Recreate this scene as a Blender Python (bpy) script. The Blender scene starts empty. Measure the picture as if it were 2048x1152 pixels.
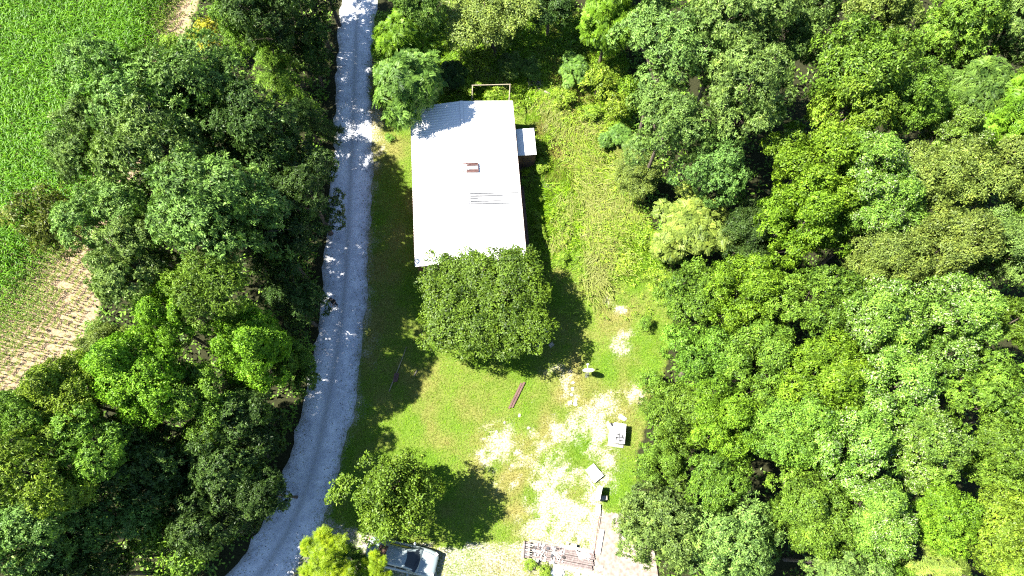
import bpy, bmesh, math, random
import numpy as np
from mathutils import Vector, Matrix
R = math.radians
# ------------------------------------------------------------------ camera, sky, sun, exposure
TILT, CAMH, FPX = R(19.5), 50.0, 1365.0
scene = bpy.context.scene
cam_d = bpy.data.cameras.new('camera'); cam = bpy.data.objects.new('camera', cam_d)
scene.collection.objects.link(cam); scene.camera = cam
cam.location = (0, 0, CAMH); cam.rotation_euler = (TILT, 0, 0)
cam_d.sensor_width = 36; cam_d.lens = 36 * FPX / 2048; cam_d.clip_end = 3000
SUN_EL, SUN_AZ_X, SUN_AZ_Y = R(54.5), -0.993, 0.118          # sun stands to the left and a little up the picture
sun_az = math.atan2(SUN_AZ_X, SUN_AZ_Y)                   # clockwise from +Y
w = bpy.data.worlds.new('World'); scene.world = w; w.use_nodes = True
nt = w.node_tree; bg = nt.nodes['Background']
sky = nt.nodes.new('ShaderNodeTexSky'); sky.sky_type = 'NISHITA'; sky.sun_disc = False
sky.sun_elevation = SUN_EL; sky.sun_rotation = sun_az; sky.ozone_density = 4.0; sky.dust_density = .4; sky.air_density = 1.2
nt.links.new(sky.outputs[0], bg.inputs[0]); bg.inputs[1].default_value = 0.053
sd = bpy.data.lights.new('sun', 'SUN'); sd.energy = 5.0; sd.angle = R(0.5); sd.color = (1, 0.95, 0.86)
so = bpy.data.objects.new('sun', sd); scene.collection.objects.link(so)
sv = Vector((SUN_AZ_X * math.cos(SUN_EL), SUN_AZ_Y * math.cos(SUN_EL), math.sin(SUN_EL)))
so.rotation_euler = sv.to_track_quat('Z', 'Y').to_euler(); so.location = (0, 0, 80)
scene.view_settings.view_transform = 'Standard'; scene.view_settings.look = 'None'
scene.view_settings.exposure = 2.0; scene.view_settings.gamma = 1.0
scene.cycles.max_bounces = 5; scene.cycles.diffuse_bounces = 1; scene.cycles.glossy_bounces = 2
scene.cycles.transmission_bounces = 3; scene.cycles.caustics_reflective = False; scene.cycles.caustics_refractive = False
scene.cycles.use_denoising = False; scene.cycles.filter_width = 1.2

# ------------------------------------------------------------------ helpers
C = scene.collection
rng = np.random.default_rng(11)
random.seed(5)
ct, st = math.cos(TILT), math.sin(TILT)
def at(px, py, z=0.0):
    u, v = (px - 1024) / FPX, (py - 576) / FPX
    dy, dz = -v * ct + st, -v * st - ct
    s = (z - CAMH) / dz
    return Vector((u * s, dy * s, z))
def pxm(py, z=0.0):                       # picture pixels per metre (full-size photograph)
    v = (py - 576) / FPX
    return FPX * (ct + v * st) / (CAMH - z)
def proj(X, Y, Z=0.0):                    # world -> full-size photograph pixels (numpy ok)
    d = (CAMH - Z); yc = Y * ct + (Z - CAMH) * st; zc = -(-Y * st + (Z - CAMH) * ct)
    return 1024 + FPX * X / zc, 576 - FPX * yc / zc
def nrm(a): return a / np.maximum(np.linalg.norm(a, axis=-1, keepdims=True), 1e-9)
def vnoise(x, y, seed=0):
    xi, yi = np.floor(x).astype(np.int64), np.floor(y).astype(np.int64)
    fx, fy = x - xi, y - yi; fx = fx * fx * (3 - 2 * fx); fy = fy * fy * (3 - 2 * fy)
    def h(a, b):
        n = (a * 374761393 + b * 668265263 + seed * 974634777) & 0xffffffff
        n = ((n ^ (n >> 13)) * 1274126177) & 0xffffffff
        return ((n ^ (n >> 16)) & 0xffff) / 65535.0
    return (h(xi, yi) * (1 - fx) + h(xi + 1, yi) * fx) * (1 - fy) + (h(xi, yi + 1) * (1 - fx) + h(xi + 1, yi + 1) * fx) * fy
def fbm(x, y, seed=0, o=3):
    s, a, t = 0, 1.0, 0
    for k in range(o):
        s = s + a * vnoise(x * 2 ** k, y * 2 ** k, seed + k * 17); t += a; a *= .55
    return s / t
def smooth(a, b, x):
    t = np.clip((x - a) / (b - a), 0, 1); return t * t * (3 - 2 * t)
def seg_dist(x, y, pts):
    d = np.full(np.shape(x), 1e9)
    for (ax, ay), (bx, by) in zip(pts[:-1], pts[1:]):
        vx, vy = bx - ax, by - ay
        t = np.clip(((x - ax) * vx + (y - ay) * vy) / (vx * vx + vy * vy), 0, 1)
        d = np.minimum(d, np.hypot(x - ax - t * vx, y - ay - t * vy))
    return d
def in_poly(x, y, pts):
    c = np.zeros(np.shape(x), bool)
    n = len(pts)
    for i in range(n):
        (x1, y1), (x2, y2) = pts[i], pts[(i + 1) % n]
        if y1 == y2: continue
        c ^= ((y1 > y) != (y2 > y)) & (x < (x2 - x1) * (y - y1) / (y2 - y1) + x1)
    return c

def tag(o, label=None, cat=None, group=None, kind=None):
    if label: o['label'] = label
    if cat: o['category'] = cat
    if group: o['group'] = group
    if kind or cat: o['kind'] = kind or 'thing'
    return o
def link(name, me, parent=None, mat=None):
    o = bpy.data.objects.new(name, me); C.objects.link(o)
    if mat is not None and me is not None and len(me.materials) == 0: me.materials.append(mat)
    if parent is not None: o.parent = parent
    return o
def empty(name, loc, rz=0, label=None, cat=None, group=None):
    o = bpy.data.objects.new(name, None); C.objects.link(o)
    o.location = loc; o.rotation_euler = (0, 0, rz); o.empty_display_size = .2
    return tag(o, label, cat, group)
class MB:
    def __init__(s): s.bm = bmesh.new()
    def box(s, c, size, rz=0, rx=0, ry=0, bev=0):
        m = Matrix.Translation(c) @ Matrix.Rotation(rz, 4, 'Z') @ Matrix.Rotation(ry, 4, 'Y') @ Matrix.Rotation(rx, 4, 'X') @ Matrix.Diagonal((*size, 1))
        g = bmesh.ops.create_cube(s.bm, size=1, matrix=m)
        if bev:
            es = list({e for v in g['verts'] for e in v.link_edges})
            bmesh.ops.bevel(s.bm, geom=es, offset=bev, segments=2, affect='EDGES', profile=.6)
        return s
    def tube(s, pts, rad, n=8, cap=True):
        rings = []
        for i, p in enumerate(pts):
            p = Vector(p)
            a = Vector(pts[max(i - 1, 0)]); b = Vector(pts[min(i + 1, len(pts) - 1)])
            d = (b - a).normalized(); r = rad[i] if hasattr(rad, '__len__') else rad
            up = Vector((0, 0, 1)) if abs(d.z) < .9 else Vector((1, 0, 0))
            x = d.cross(up).normalized(); y = x.cross(d)
            rings.append([s.bm.verts.new(p + (x * math.cos(t) + y * math.sin(t)) * r) for t in [2 * math.pi * k / n for k in range(n)]])
        for r0, r1 in zip(rings[:-1], rings[1:]):
            for k in range(n): s.bm.faces.new((r0[k], r0[(k + 1) % n], r1[(k + 1) % n], r1[k]))
        if cap: s.bm.faces.new(rings[0][::-1]); s.bm.faces.new(rings[-1])
        return s
    def poly(s, pts, h):                   # extruded outline (top at given z, h thick)
        t = [s.bm.verts.new(p) for p in pts]; b = [s.bm.verts.new((p[0], p[1], p[2] - h)) for p in pts]
        s.bm.faces.new(t); s.bm.faces.new(b[::-1]); n = len(pts)
        for i in range(n): s.bm.faces.new((t[i], b[i], b[(i + 1) % n], t[(i + 1) % n]))
        return s
    def grid(s, P, close=False):           # P[i][j] points
        V = [[s.bm.verts.new(p) for p in row] for row in P]
        for i in range(len(V) - 1):
            for j in range(len(V[0]) - 1): s.bm.faces.new((V[i][j], V[i + 1][j], V[i + 1][j + 1], V[i][j + 1]))
        return s
    def lathe(s, prof, n=20, c=(0, 0, 0)):
        P = [[(c[0] + r * math.cos(2 * math.pi * k / n), c[1] + r * math.sin(2 * math.pi * k / n), c[2] + z) for k in range(n + 1)] for r, z in prof]
        return s.grid(P)
    def mesh(s, name, smooth_=False):
        bmesh.ops.remove_doubles(s.bm, verts=s.bm.verts, dist=1e-5)
        bmesh.ops.recalc_face_normals(s.bm, faces=s.bm.faces)
        me = bpy.data.meshes.new(name); s.bm.to_mesh(me); s.bm.free()
        if smooth_: me.polygons.foreach_set('use_smooth', [True] * len(me.polygons))
        return me
    def build(s, name, mat, parent=None, smooth_=False): return link(name, s.mesh(name, smooth_), parent, mat)
def raw_mesh(name, V, F, attrs=None):      # V (n,3); F (m,k) all with k corners; attrs: name -> per-vertex float
    me = bpy.data.meshes.new(name); V = np.asarray(V, np.float32); F = np.asarray(F, np.int32)
    me.vertices.add(len(V)); me.vertices.foreach_set('co', V.ravel())
    k = F.shape[1]; me.loops.add(F.size); me.loops.foreach_set('vertex_index', F.ravel())
    me.polygons.add(len(F)); me.polygons.foreach_set('loop_start', np.arange(0, F.size, k, dtype=np.int32))
    for n_, a in (attrs or {}).items():
        at_ = me.attributes.new(n_, 'FLOAT', 'POINT'); at_.data.foreach_set('value', np.asarray(a, np.float32))
    me.update(calc_edges=True)
    return me

# ------------------------------------------------------------------ materials
def new_mat(name):
    m = bpy.data.materials.new(name); m.use_nodes = True; n = m.node_tree
    b = n.nodes['Principled BSDF']; return m, n, b
def node(n, t, **kw):
    x = n.nodes.new(t)
    for k, v in kw.items(): setattr(x, k, v)
    return x
def ramp(n, src, stops):
    r = node(n, 'ShaderNodeValToRGB'); e = r.color_ramp.elements
    while len(e) < len(stops): e.new(.5)
    for q, (p, c) in zip(e, stops): q.position = p; q.color = (*c, 1)
    n.links.new(src, r.inputs[0]); return r.outputs[0]
def noise_tex(n, scale, detail=4, rough=.55, coord='Object', vec=None):
    t = node(n, 'ShaderNodeTexNoise'); t.inputs['Scale'].default_value = scale; t.inputs['Detail'].default_value = detail; t.inputs['Roughness'].default_value = rough
    if vec is None:
        tc = node(n, 'ShaderNodeTexCoord'); vec = tc.outputs[coord]
    n.links.new(vec, t.inputs['Vector']); return t.outputs[0]
def mixc(n, fac, a, b, blend='MIX'):
    m = node(n, 'ShaderNodeMix', data_type='RGBA', blend_type=blend)
    for s_, v in ((m.inputs[0], fac), (m.inputs[6], a), (m.inputs[7], b)):
        if isinstance(v, (int, float)): s_.default_value = v
        elif isinstance(v, tuple): s_.default_value = (*v, 1)
        else: n.links.new(v, s_)
    return m.outputs[2]
def math_n(n, op, a, b=0.0, clamp=False):
    m = node(n, 'ShaderNodeMath', operation=op, use_clamp=clamp)
    for s_, v in ((m.inputs[0], a), (m.inputs[1], b)):
        if isinstance(v, (int, float)): s_.default_value = v
        else: n.links.new(v, s_)
    return m.outputs[0]
def attr(n, name):
    a = node(n, 'ShaderNodeAttribute'); a.attribute_name = name; return a.outputs['Fac']
def bump(n, b, h, strength=.4, dist=.05):
    x = node(n, 'ShaderNodeBump'); x.inputs['Strength'].default_value = strength; x.inputs['Distance'].default_value = dist
    n.links.new(h, x.inputs['Height']); n.links.new(x.outputs[0], b.inputs['Normal'])
def simple(name, c1, c2=None, scale=6, rough=.6, metal=0, bumps=0, detail=5, spec=.4):
    m, n, b = new_mat(name); b.inputs['Roughness'].default_value = rough; b.inputs['Metallic'].default_value = metal
    b.inputs['Specular IOR Level'].default_value = spec
    c2 = c2 or tuple(x * .78 for x in c1)
    t = noise_tex(n, scale, detail)
    n.links.new(ramp(n, t, [(.36, c2), (.62, c1)]), b.inputs['Base Color'])
    if bumps: bump(n, b, t, bumps)
    return m
def leaf_mat(name, dark, light, pale=0.0, pale_c=(.36, .43, .22), spec=.24, rough=.48, trans=.19, var=.5):
    """per-leaf tone; object random shifts the hue a little; a share of the leaves gets a paler colour"""
    m, n, b = new_mat(name)
    dark = tuple(c * .8 for c in dark); light = (min(light[0] * 1.70, .5), min(light[1] * 1.66, .5), light[2] * 1.0)
    t = attr(n, 'tone')
    oi = node(n, 'ShaderNodeObjectInfo')
    big = noise_tex(n, .55, 2)
    f = math_n(n, 'ADD', math_n(n, 'MULTIPLY', t, .75), math_n(n, 'MULTIPLY', big, .5)); f = math_n(n, 'SUBTRACT', f, .12)
    col = ramp(n, f, [(.1, dark), (.95, light)])
    hs = node(n, 'ShaderNodeHueSaturation')
    n.links.new(col, hs.inputs['Color'])
    h = math_n(n, 'ADD', math_n(n, 'MULTIPLY', oi.outputs['Random'], .016), .486); n.links.new(h, hs.inputs['Hue'])
    v = math_n(n, 'ADD', math_n(n, 'MULTIPLY', oi.outputs['Random'], .3), .85); n.links.new(v, hs.inputs['Value'])
    col = hs.outputs[0]
    yl = ramp(n, noise_tex(n, 1.1, 3), [(.52, (0, 0, 0)), (.72, (1, 1, 1))])     # limbs of slightly yellower growth
    col = mixc(n, math_n(n, 'MULTIPLY', yl, .55), col, mixc(n, 1.0, col, (1.28, 1.08, .75), 'MULTIPLY'))
    if pale:
        pk = attr(n, 'pick'); ok = math_n(n, 'LESS_THAN', pk, pale)
        cl = noise_tex(n, .35, 2); ok = math_n(n, 'MULTIPLY', ok, math_n(n, 'GREATER_THAN', cl, .47))
        col = mixc(n, ok, col, pale_c)
    n.links.new(col, b.inputs['Base Color'])
    b.inputs['Roughness'].default_value = rough; b.inputs['Specular IOR Level'].default_value = spec
    tr = node(n, 'ShaderNodeBsdfTranslucent')
    tc = mixc(n, 1.0, col, (1.0, 1.25, .45), 'MULTIPLY'); n.links.new(tc, tr.inputs[0])
    mx = node(n, 'ShaderNodeMixShader'); mx.inputs[0].default_value = trans
    n.links.new(b.outputs[0], mx.inputs[1]); n.links.new(tr.outputs[0], mx.inputs[2])
    n.links.new(mx.outputs[0], n.nodes['Material Output'].inputs[0])
    return m
L = {
 'oak':    leaf_mat('leaves_oak', (.022, .060, .014), (.125, .235, .076)),
 'bluish': leaf_mat('leaves_bluish', (.030, .072, .018), (.145, .250, .084)),
 'green':  leaf_mat('leaves_green', (.028, .078, .010), (.130, .250, .040)),
 'bright': leaf_mat('leaves_bright', (.040, .110, .008), (.160, .300, .032), trans=.3),
 'white':  leaf_mat('leaves_pale_flecked', (.034, .092, .014), (.155, .285, .058), pale=.16),
 'yellow': leaf_mat('leaves_yellowish', (.042, .095, .010), (.165, .270, .036)),
 'olive':  leaf_mat('leaves_olive', (.040, .080, .018), (.160, .230, .065)),
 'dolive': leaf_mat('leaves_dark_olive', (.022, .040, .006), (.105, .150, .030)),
 'dark':   leaf_mat('leaves_dark_shaded', (.010, .030, .009), (.058, .120, .036)),  # darker leaf copy, shade on the overtopped crowns put into its colour
 'lime':   leaf_mat('leaves_lime', (.08, .17, .006), (.215, .37, .016), trans=.32),
 'pale':   leaf_mat('leaves_pale', (.060, .120, .020), (.215, .310, .080)),
 'sumac':  leaf_mat('leaves_sumac', (.030, .085, .018), (.135, .245, .065), trans=.28),
 'round':  leaf_mat('leaves_round', (.016, .046, .004), (.085, .150, .018)),
 'gold':   leaf_mat('leaves_gold', (.12, .14, .010), (.29, .29, .035)),
 'shrub':  leaf_mat('leaves_shrub', (.020, .056, .006), (.105, .180, .026)),
 'weed':   leaf_mat('leaves_weed', (.060, .135, .012), (.200, .320, .045), trans=.3),
 'corn':   leaf_mat('leaves_corn', (.030, .125, .004), (.125, .310, .012), trans=.28),
}
M = {
 'bark': simple('bark', (.16, .125, .095), (.06, .048, .038), 9, .9, bumps=.6),
 'white_metal': simple('white_metal', (.84, .84, .83), (.80, .80, .79), 3, .42),
 'old_metal': simple('weathered_metal', (.50, .50, .51), (.32, .32, .33), 3, .5),
 'rust': simple('rusty_metal', (.13, .062, .055), (.06, .032, .03), 14, .8),
 'siding': simple('brown_siding', (.20, .115, .075), (.12, .066, .045), 4, .75),
 'skirting': simple('brown_boards', (.17, .10, .07), (.09, .055, .04), 5, .85),
 'timber': simple('pale_timber', (.30, .26, .19), (.19, .16, .12), 12, .8),
 'brown_timber': simple('brown_timber', (.15, .085, .07), (.08, .045, .04), 9, .85, bumps=.3),
 'grey_timber': simple('grey_timber', (.24, .195, .18), (.13, .10, .095), 9, .9, bumps=.3),
 'char': simple('dark_timber', (.05, .045, .04), (.025, .022, .02), 8, .9),
 'white_paint': simple('white_paint', (.80, .80, .78), (.66, .66, .63), 5, .55),
 'concrete': simple('concrete', (.40, .36, .31), (.26, .23, .19), 5, .9, bumps=.2),
 'pink_slab': simple('pinkish_concrete', (.29, .24, .205), (.17, .135, .11), 3.5, .9, bumps=.2),
 'grey': simple('grey_plastic', (.085, .088, .095), None, 4, .5),
 'black': simple('black_plastic', (.018, .018, .02), None, 5, .55),
 'dark': simple('painted_cavity_shade', (.012, .012, .013), None, 5, .9),
 'car_paint': simple('pale_car_paint', (.27, .325, .335), (.25, .30, .31), 2, .22, spec=.6),
 'glass': simple('dark_glass', (.012, .016, .017), None, 2, .08, spec=.7),
 'reflection_glass': simple('brown_reflection_glass', (.16, .095, .065), None, 2, .25, spec=.5),  # brown reflection on the rear window put into the glass colour
 'rubber': simple('rubber', (.02, .02, .02), None, 8, .85),
 'steel': simple('steel', (.55, .56, .57), None, 6, .35, .8),
 'lamp': simple('lamp_glass', (.6, .62, .62), None, 4, .1),
 'red_lamp': simple('red_lamp_glass', (.35, .02, .02), None, 4, .15),
 'skin': simple('skin', (.48, .30, .22), None, 9, .6),
 'cloth': simple('black_cloth', (.012, .013, .016), None, 9, .9),
 'denim': simple('dark_trousers', (.02, .025, .04), None, 9, .9),
 'hair': simple('dark_hair', (.012, .01, .009), None, 30, .6),
 'shoe': simple('pale_shoe', (.42, .40, .37), None, 9, .7),
}
# ------------------------------------------------------------------ layout curves (world metres)
def W(pts, z=0): return [tuple(at(x, y, z)[:2]) for x, y in pts]
road_px = [(762, -330, 3.5), (735, -180, 3.4), (714, 0, 3.3), (709, 100, 3.35), (706, 200, 3.4), (702, 300, 3.5), (697, 400, 3.6), (692, 500, 3.65), (687, 600, 3.7), (674, 700, 3.8),
           (656, 800, 3.85), (640, 880, 3.9), (620, 960, 3.9), (590, 1040, 3.9), (545, 1120, 4.0), (480, 1200, 4.0), (390, 1280, 4.0), (280, 1360, 4.0)]
rc = [tuple(at(x + 2, y)[:2]) for x, y, _ in road_px]; rw = [q[2] * .95 for q in road_px]
def resample(pts, wid, n=160):
    p = np.array(pts); d = np.r_[0, np.cumsum(np.hypot(*np.diff(p, axis=0).T))]
    t = np.linspace(0, d[-1], n)
    q = np.stack([np.interp(t, d, p[:, 0]), np.interp(t, d, p[:, 1])], 1)
    k = np.ones(13) / 13
    for c in (0, 1):
        e = np.pad(q[:, c], 6, mode='reflect', reflect_type='odd'); q[:, c] = np.convolve(e, k, 'valid')
    return q, np.interp(t, d, wid)
RC, RWID = resample(rc, rw)
road_line = [tuple(p) for p in RC]
field_edge = W([(470, -260), (432, -100), (398, 0), (352, 120), (300, 270), (245, 430), (212, 560), (196, 630), (160, 700), (80, 770), (-20, 830), (-180, 930), (-420, 1060)])
field_poly = field_edge + [(-120, -20), (-120, 120)]
forest_right = W([(1240, -300), (1250, 100), (1265, 260), (1270, 400), (1330, 520), (1345, 640), (1330, 740), (1300, 830), (1275, 900), (1270, 980), (1250, 1060), (1260, 1180), (1290, 1400)])
forest_right_poly = forest_right + [(140, -30), (140, 140), (20, 140)]
drive_poly = W([(600, 1010), (690, 1052), (760, 1075), (880, 1092), (1040, 1085), (1140, 1100), (1200, 1160), (1230, 1300), (1100, 1400), (700, 1330), (480, 1230)])
slab_poly = W([(1182, 1030), (1222, 1028), (1300, 1040), (1330, 1190), (1215, 1162), (1105, 1128), (1048, 1118), (1050, 1082), (1100, 1082), (1178, 1098)])
def roadd(x, y): return seg_dist(x, y, road_line)
# roof corners in the picture -> house frame
EAVE = 3.0
c_tl, c_tr, c_br, c_bl = at(820, 209, EAVE), at(1026, 208, EAVE), at(1053.5, 524, EAVE), at(830.3, 528, EAVE)
hx = ((c_tr - c_tl) + (c_br - c_bl)); HW = ((c_tr - c_tl).length + (c_br - c_bl).length) / 2
hy = ((c_tl - c_bl) + (c_tr - c_br)); HL = ((c_tl - c_bl).length + (c_tr - c_br).length) / 2
HC = (c_tl + c_tr + c_br + c_bl) / 4; HROT = math.atan2(-hy.x, hy.y)
print('HOUSE', HC, HW, HL, math.degrees(HROT), math.degrees(math.atan2(hx.y, hx.x)))
def in_house(x, y, pad=0.0):
    c, s = math.cos(-HROT), math.sin(-HROT)
    lx, ly = (x - HC.x) * c - (y - HC.y) * s, (x - HC.x) * s + (y - HC.y) * c
    return (np.abs(lx) < HW / 2 - .1 + pad) & (np.abs(ly) < HL / 2 - .1 + pad)
# bare, dry ground: (px, py, radius px, strength)
bare_px = [(1000, 890, 38, .9), (970, 905, 25, .7), (1040, 915, 30, .6), (1085, 890, 34, .6), (1120, 870, 34, .6), (1150, 850, 26, .5), (1185, 835, 30, .9), (1215, 815, 28, 1), (1195, 870, 22, .9),
           (1190, 905, 22, .8), (1215, 920, 24, .9), (1210, 960, 24, .8), (1105, 955, 40, .8), (1090, 985, 34, 1), (1110, 1010, 44, 1.1), (1140, 1035, 40, 1.1), (1160, 1060, 40, 1), (1090, 1050, 46, .8), (1130, 1085, 50, .9),
           (1240, 690, 20, .75), (1250, 668, 14, .6), (1266, 790, 20, .75), (1130, 760, 22, .6), (1140, 790, 20, .6), (1120, 740, 16, .5), (1000, 960, 18, .5), (1030, 960, 22, .5), (1240, 620, 12, .5), (1220, 600, 12, .4),
           (1095, 740, 15, .5), (1170, 960, 30, .6), (1185, 1000, 28, .8), (1190, 1030, 24, .8), (755, 300, 20, .5), (745, 330, 16, .7), (745, 230, 14, .6), (748, 145, 16, .6), (1090, 250, 14, .35), (1085, 360, 18, .5), (1130, 300, 18, .3)]
bare_w = [(*at(x, y)[:2], r / pxm(y), s) for x, y, r, s in bare_px]
def bare_f(x, y):
    f = np.zeros(np.shape(x))
    for bx, by, br, s in bare_w: f = np.maximum(f, s * np.exp(-((x - bx) ** 2 + (y - by) ** 2) / (br * br)))
    f = f * .86 + (fbm(x * 2.3, y * 2.3, 3, 5) - .5) * 1.7 * smooth(0.02, .3, f)
    f = np.maximum(f, smooth(1.0, -.6, roadd(x, y) - 1.9 + (fbm(x * .6, y * .6, 8) - .5) * 2.2) * .55)
    f = np.maximum(f, in_poly(x, y, drive_poly) * (.50 + .5 * (fbm(x * 1.1, y * 1.1, 5, 4) - .5)))
    f = np.maximum(f, in_poly(x, y, slab_poly) * 1.0)
    return np.clip(f, 0, 1)
def dry_f(x, y):                            # straw-coloured grass
    f = (fbm(x * .2 + 7, y * .2, 21, 3) - .5) * 1.3 + (fbm(x * .85, y * .85, 31, 3) - .5) * 1.1 + .21
    g = np.zeros(np.shape(x))
    for bx, by, br, s in bare_w: g = np.maximum(g, np.exp(-((x - bx) ** 2 + (y - by) ** 2) / (br * br * 3.2)))
    f = f + g * .3
    return np.clip(f, 0, 1)

# ------------------------------------------------------------------ ground sheet
gx, gy = np.arange(-62, 62.01, .31), np.arange(-14, 78.01, .31)
GX, GY = np.meshgrid(gx, gy); nx, ny = len(gx), len(gy)
fx, fy = GX.ravel(), GY.ravel()
bare = bare_f(fx, fy); soil = in_poly(fx, fy, field_poly).astype(float)
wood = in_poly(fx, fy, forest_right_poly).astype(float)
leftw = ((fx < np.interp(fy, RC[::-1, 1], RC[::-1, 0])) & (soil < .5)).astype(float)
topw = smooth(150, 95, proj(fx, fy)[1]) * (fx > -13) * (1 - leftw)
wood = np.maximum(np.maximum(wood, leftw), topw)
V = np.stack([fx, fy, np.zeros_like(fx)], 1)
i = np.arange((nx - 1) * (ny - 1)); r_, c_ = i // (nx - 1), i % (nx - 1); a0 = r_ * nx + c_
F = np.stack([a0, a0 + 1, a0 + 1 + nx, a0 + nx], 1)
x0, x1, y0, y1, B = gx[0], gx[-1], gy[0], gy[-1], 900
base = len(V)
V = np.vstack([V, [(x0, y0, 0), (x1, y0, 0), (x1, y1, 0), (x0, y1, 0), (-B, -B, 0), (B, -B, 0), (B, B, 0), (-B, B, 0)]])
F = np.vstack([F, np.array([[4, 5, 1, 0], [5, 6, 2, 1], [6, 7, 3, 2], [7, 4, 0, 3]]) + base])
ext = np.array([1.0] * 8)
gme = raw_mesh('ground', V, F, {'bare': np.r_[bare, ext * .05], 'soil': np.r_[soil, ext * 0], 'wood': np.r_[wood, ext], 'dry': np.r_[dry_f(fx, fy), ext * .4], 'drive': np.r_[in_poly(fx, fy, drive_poly).astype(float), ext * 0]})
gm, n, b = new_mat('ground_soil_and_turf'); b.inputs['Roughness'].default_value = .95; b.inputs['Specular IOR Level'].default_value = .15
fine = noise_tex(n, 7, 6, .7); mid = noise_tex(n, 1.6, 5, .6)
turf = ramp(n, fine, [(.3, (.036, .090, .005)), (.7, (.125, .21, .018))])
straw = ramp(n, fine, [(.3, (.12, .115, .025)), (.7, (.27, .235, .08))])
turf = mixc(n, attr(n, 'dry'), turf, straw)
dn = noise_tex(n, 8, 8, .8)
dirt = ramp(n, dn, [(.36, (.10, .105, .03)), (.45, (.25, .215, .13)), (.53, (.38, .34, .275)), (.62, (.56, .53, .48))])
grav = ramp(n, dn, [(.36, (.10, .085, .06)), (.44, (.23, .20, .16)), (.52, (.35, .31, .265)), (.64, (.56, .52, .46))])
dirt = mixc(n, attr(n, 'drive'), dirt, grav)
bm_ = math_n(n, 'ADD', attr(n, 'bare'), math_n(n, 'MULTIPLY', math_n(n, 'SUBTRACT', mid, .5), .7))
bm_ = math_n(n, 'ADD', bm_, math_n(n, 'MULTIPLY', math_n(n, 'SUBTRACT', dn, .5), 1.9))
bmk = ramp(n, bm_, [(.20, (0, 0, 0)), (.72, (1, 1, 1))])
col = mixc(n, bmk, turf, dirt)
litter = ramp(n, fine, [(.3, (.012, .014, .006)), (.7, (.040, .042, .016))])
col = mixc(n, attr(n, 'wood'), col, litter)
soilc = ramp(n, noise_tex(n, 6, 6, .7), [(.3, (.18, .12, .065)), (.5, (.27, .195, .12)), (.7, (.38, .31, .23))])
col = mixc(n, attr(n, 'soil'), col, soilc)
n.links.new(col, b.inputs['Base Color']); bump(n, b, dn, .8, .07)
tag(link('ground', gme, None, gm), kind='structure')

# ------------------------------------------------------------------ gravel road and drive
def strip(name, q, wid, z, lo=-.5, hi=.5, nacross=9):
    tan = np.gradient(q, axis=0); tan = tan / np.linalg.norm(tan, axis=1, keepdims=True); nor = np.stack([-tan[:, 1], tan[:, 0]], 1)
    V, A = [], []
    t = np.linspace(lo, hi, nacross)
    for k in range(len(q)):
        jl, jr = (fbm(np.array([k * .35]), np.array([1.5]), 41)[0] - .5) * .9, (fbm(np.array([k * .35]), np.array([9.5]), 42)[0] - .5) * .9
        for s in t:
            o = s * wid[k] + (jl if s > .3 else 0) * (abs(s) * 2) - (jr if s < -.3 else 0) * (abs(s) * 2)
            p = q[k] + nor[k] * o; V.append((p[0], p[1], z + .035 * (1 - (2 * s) ** 2))); A.append(s)
    nn = len(t); i = np.arange((len(q) - 1) * (nn - 1)); r_, c_ = i // (nn - 1), i % (nn - 1); a0 = r_ * nn + c_
    return raw_mesh(name, V, np.stack([a0, a0 + nn, a0 + nn + 1, a0 + 1], 1), {'across': A})
rm, n, b = new_mat('pale_gravel'); b.inputs['Roughness'].default_value = .9; b.inputs['Specular IOR Level'].default_value = .2
g1 = noise_tex(n, 16, 6, .75); g2 = noise_tex(n, .9, 6, .7)
gc = ramp(n, g1, [(.30, (.30, .32, .37)), (.48, (.58, .60, .65)), (.68, (.84, .855, .88))])
ac = attr(n, 'across')
tr_ = math_n(n, 'ABSOLUTE', math_n(n, 'SUBTRACT', math_n(n, 'ABSOLUTE', ac), .22))
wheel = ramp(n, math_n(n, 'ADD', tr_, math_n(n, 'MULTIPLY', math_n(n, 'SUBTRACT', g2, .5), .14)), [(.02, (1, 1, 1)), (.14, (0, 0, 0))])
gc = mixc(n, math_n(n, 'MULTIPLY', wheel, .6), gc, (.80, .82, .86))
gc = mixc(n, ramp(n, g2, [(.42, (0, 0, 0)), (.66, (.75, .75, .75))]), gc, (.36, .385, .44))
mid_ = ramp(n, math_n(n, 'ADD', math_n(n, 'ABSOLUTE', ac), math_n(n, 'MULTIPLY', math_n(n, 'SUBTRACT', g2, .5), .2)), [(.0, (.6, .6, .6)), (.09, (0, 0, 0))])
gc = mixc(n, mid_, gc, (.30, .31, .31))
edge_ = ramp(n, math_n(n, 'ADD', math_n(n, 'ABSOLUTE', ac), math_n(n, 'MULTIPLY', math_n(n, 'SUBTRACT', g2, .5), .35)), [(.38, (0, 0, 0)), (.52, (.8, .8, .8))])
gc = mixc(n, edge_, gc, (.25, .24, .20))
n.links.new(gc, b.inputs['Base Color']); bump(n, b, g1, .5, .03)
tag(link('gravel_road', strip('gravel_road', RC, RWID, .012), None, rm), kind='structure')
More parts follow.
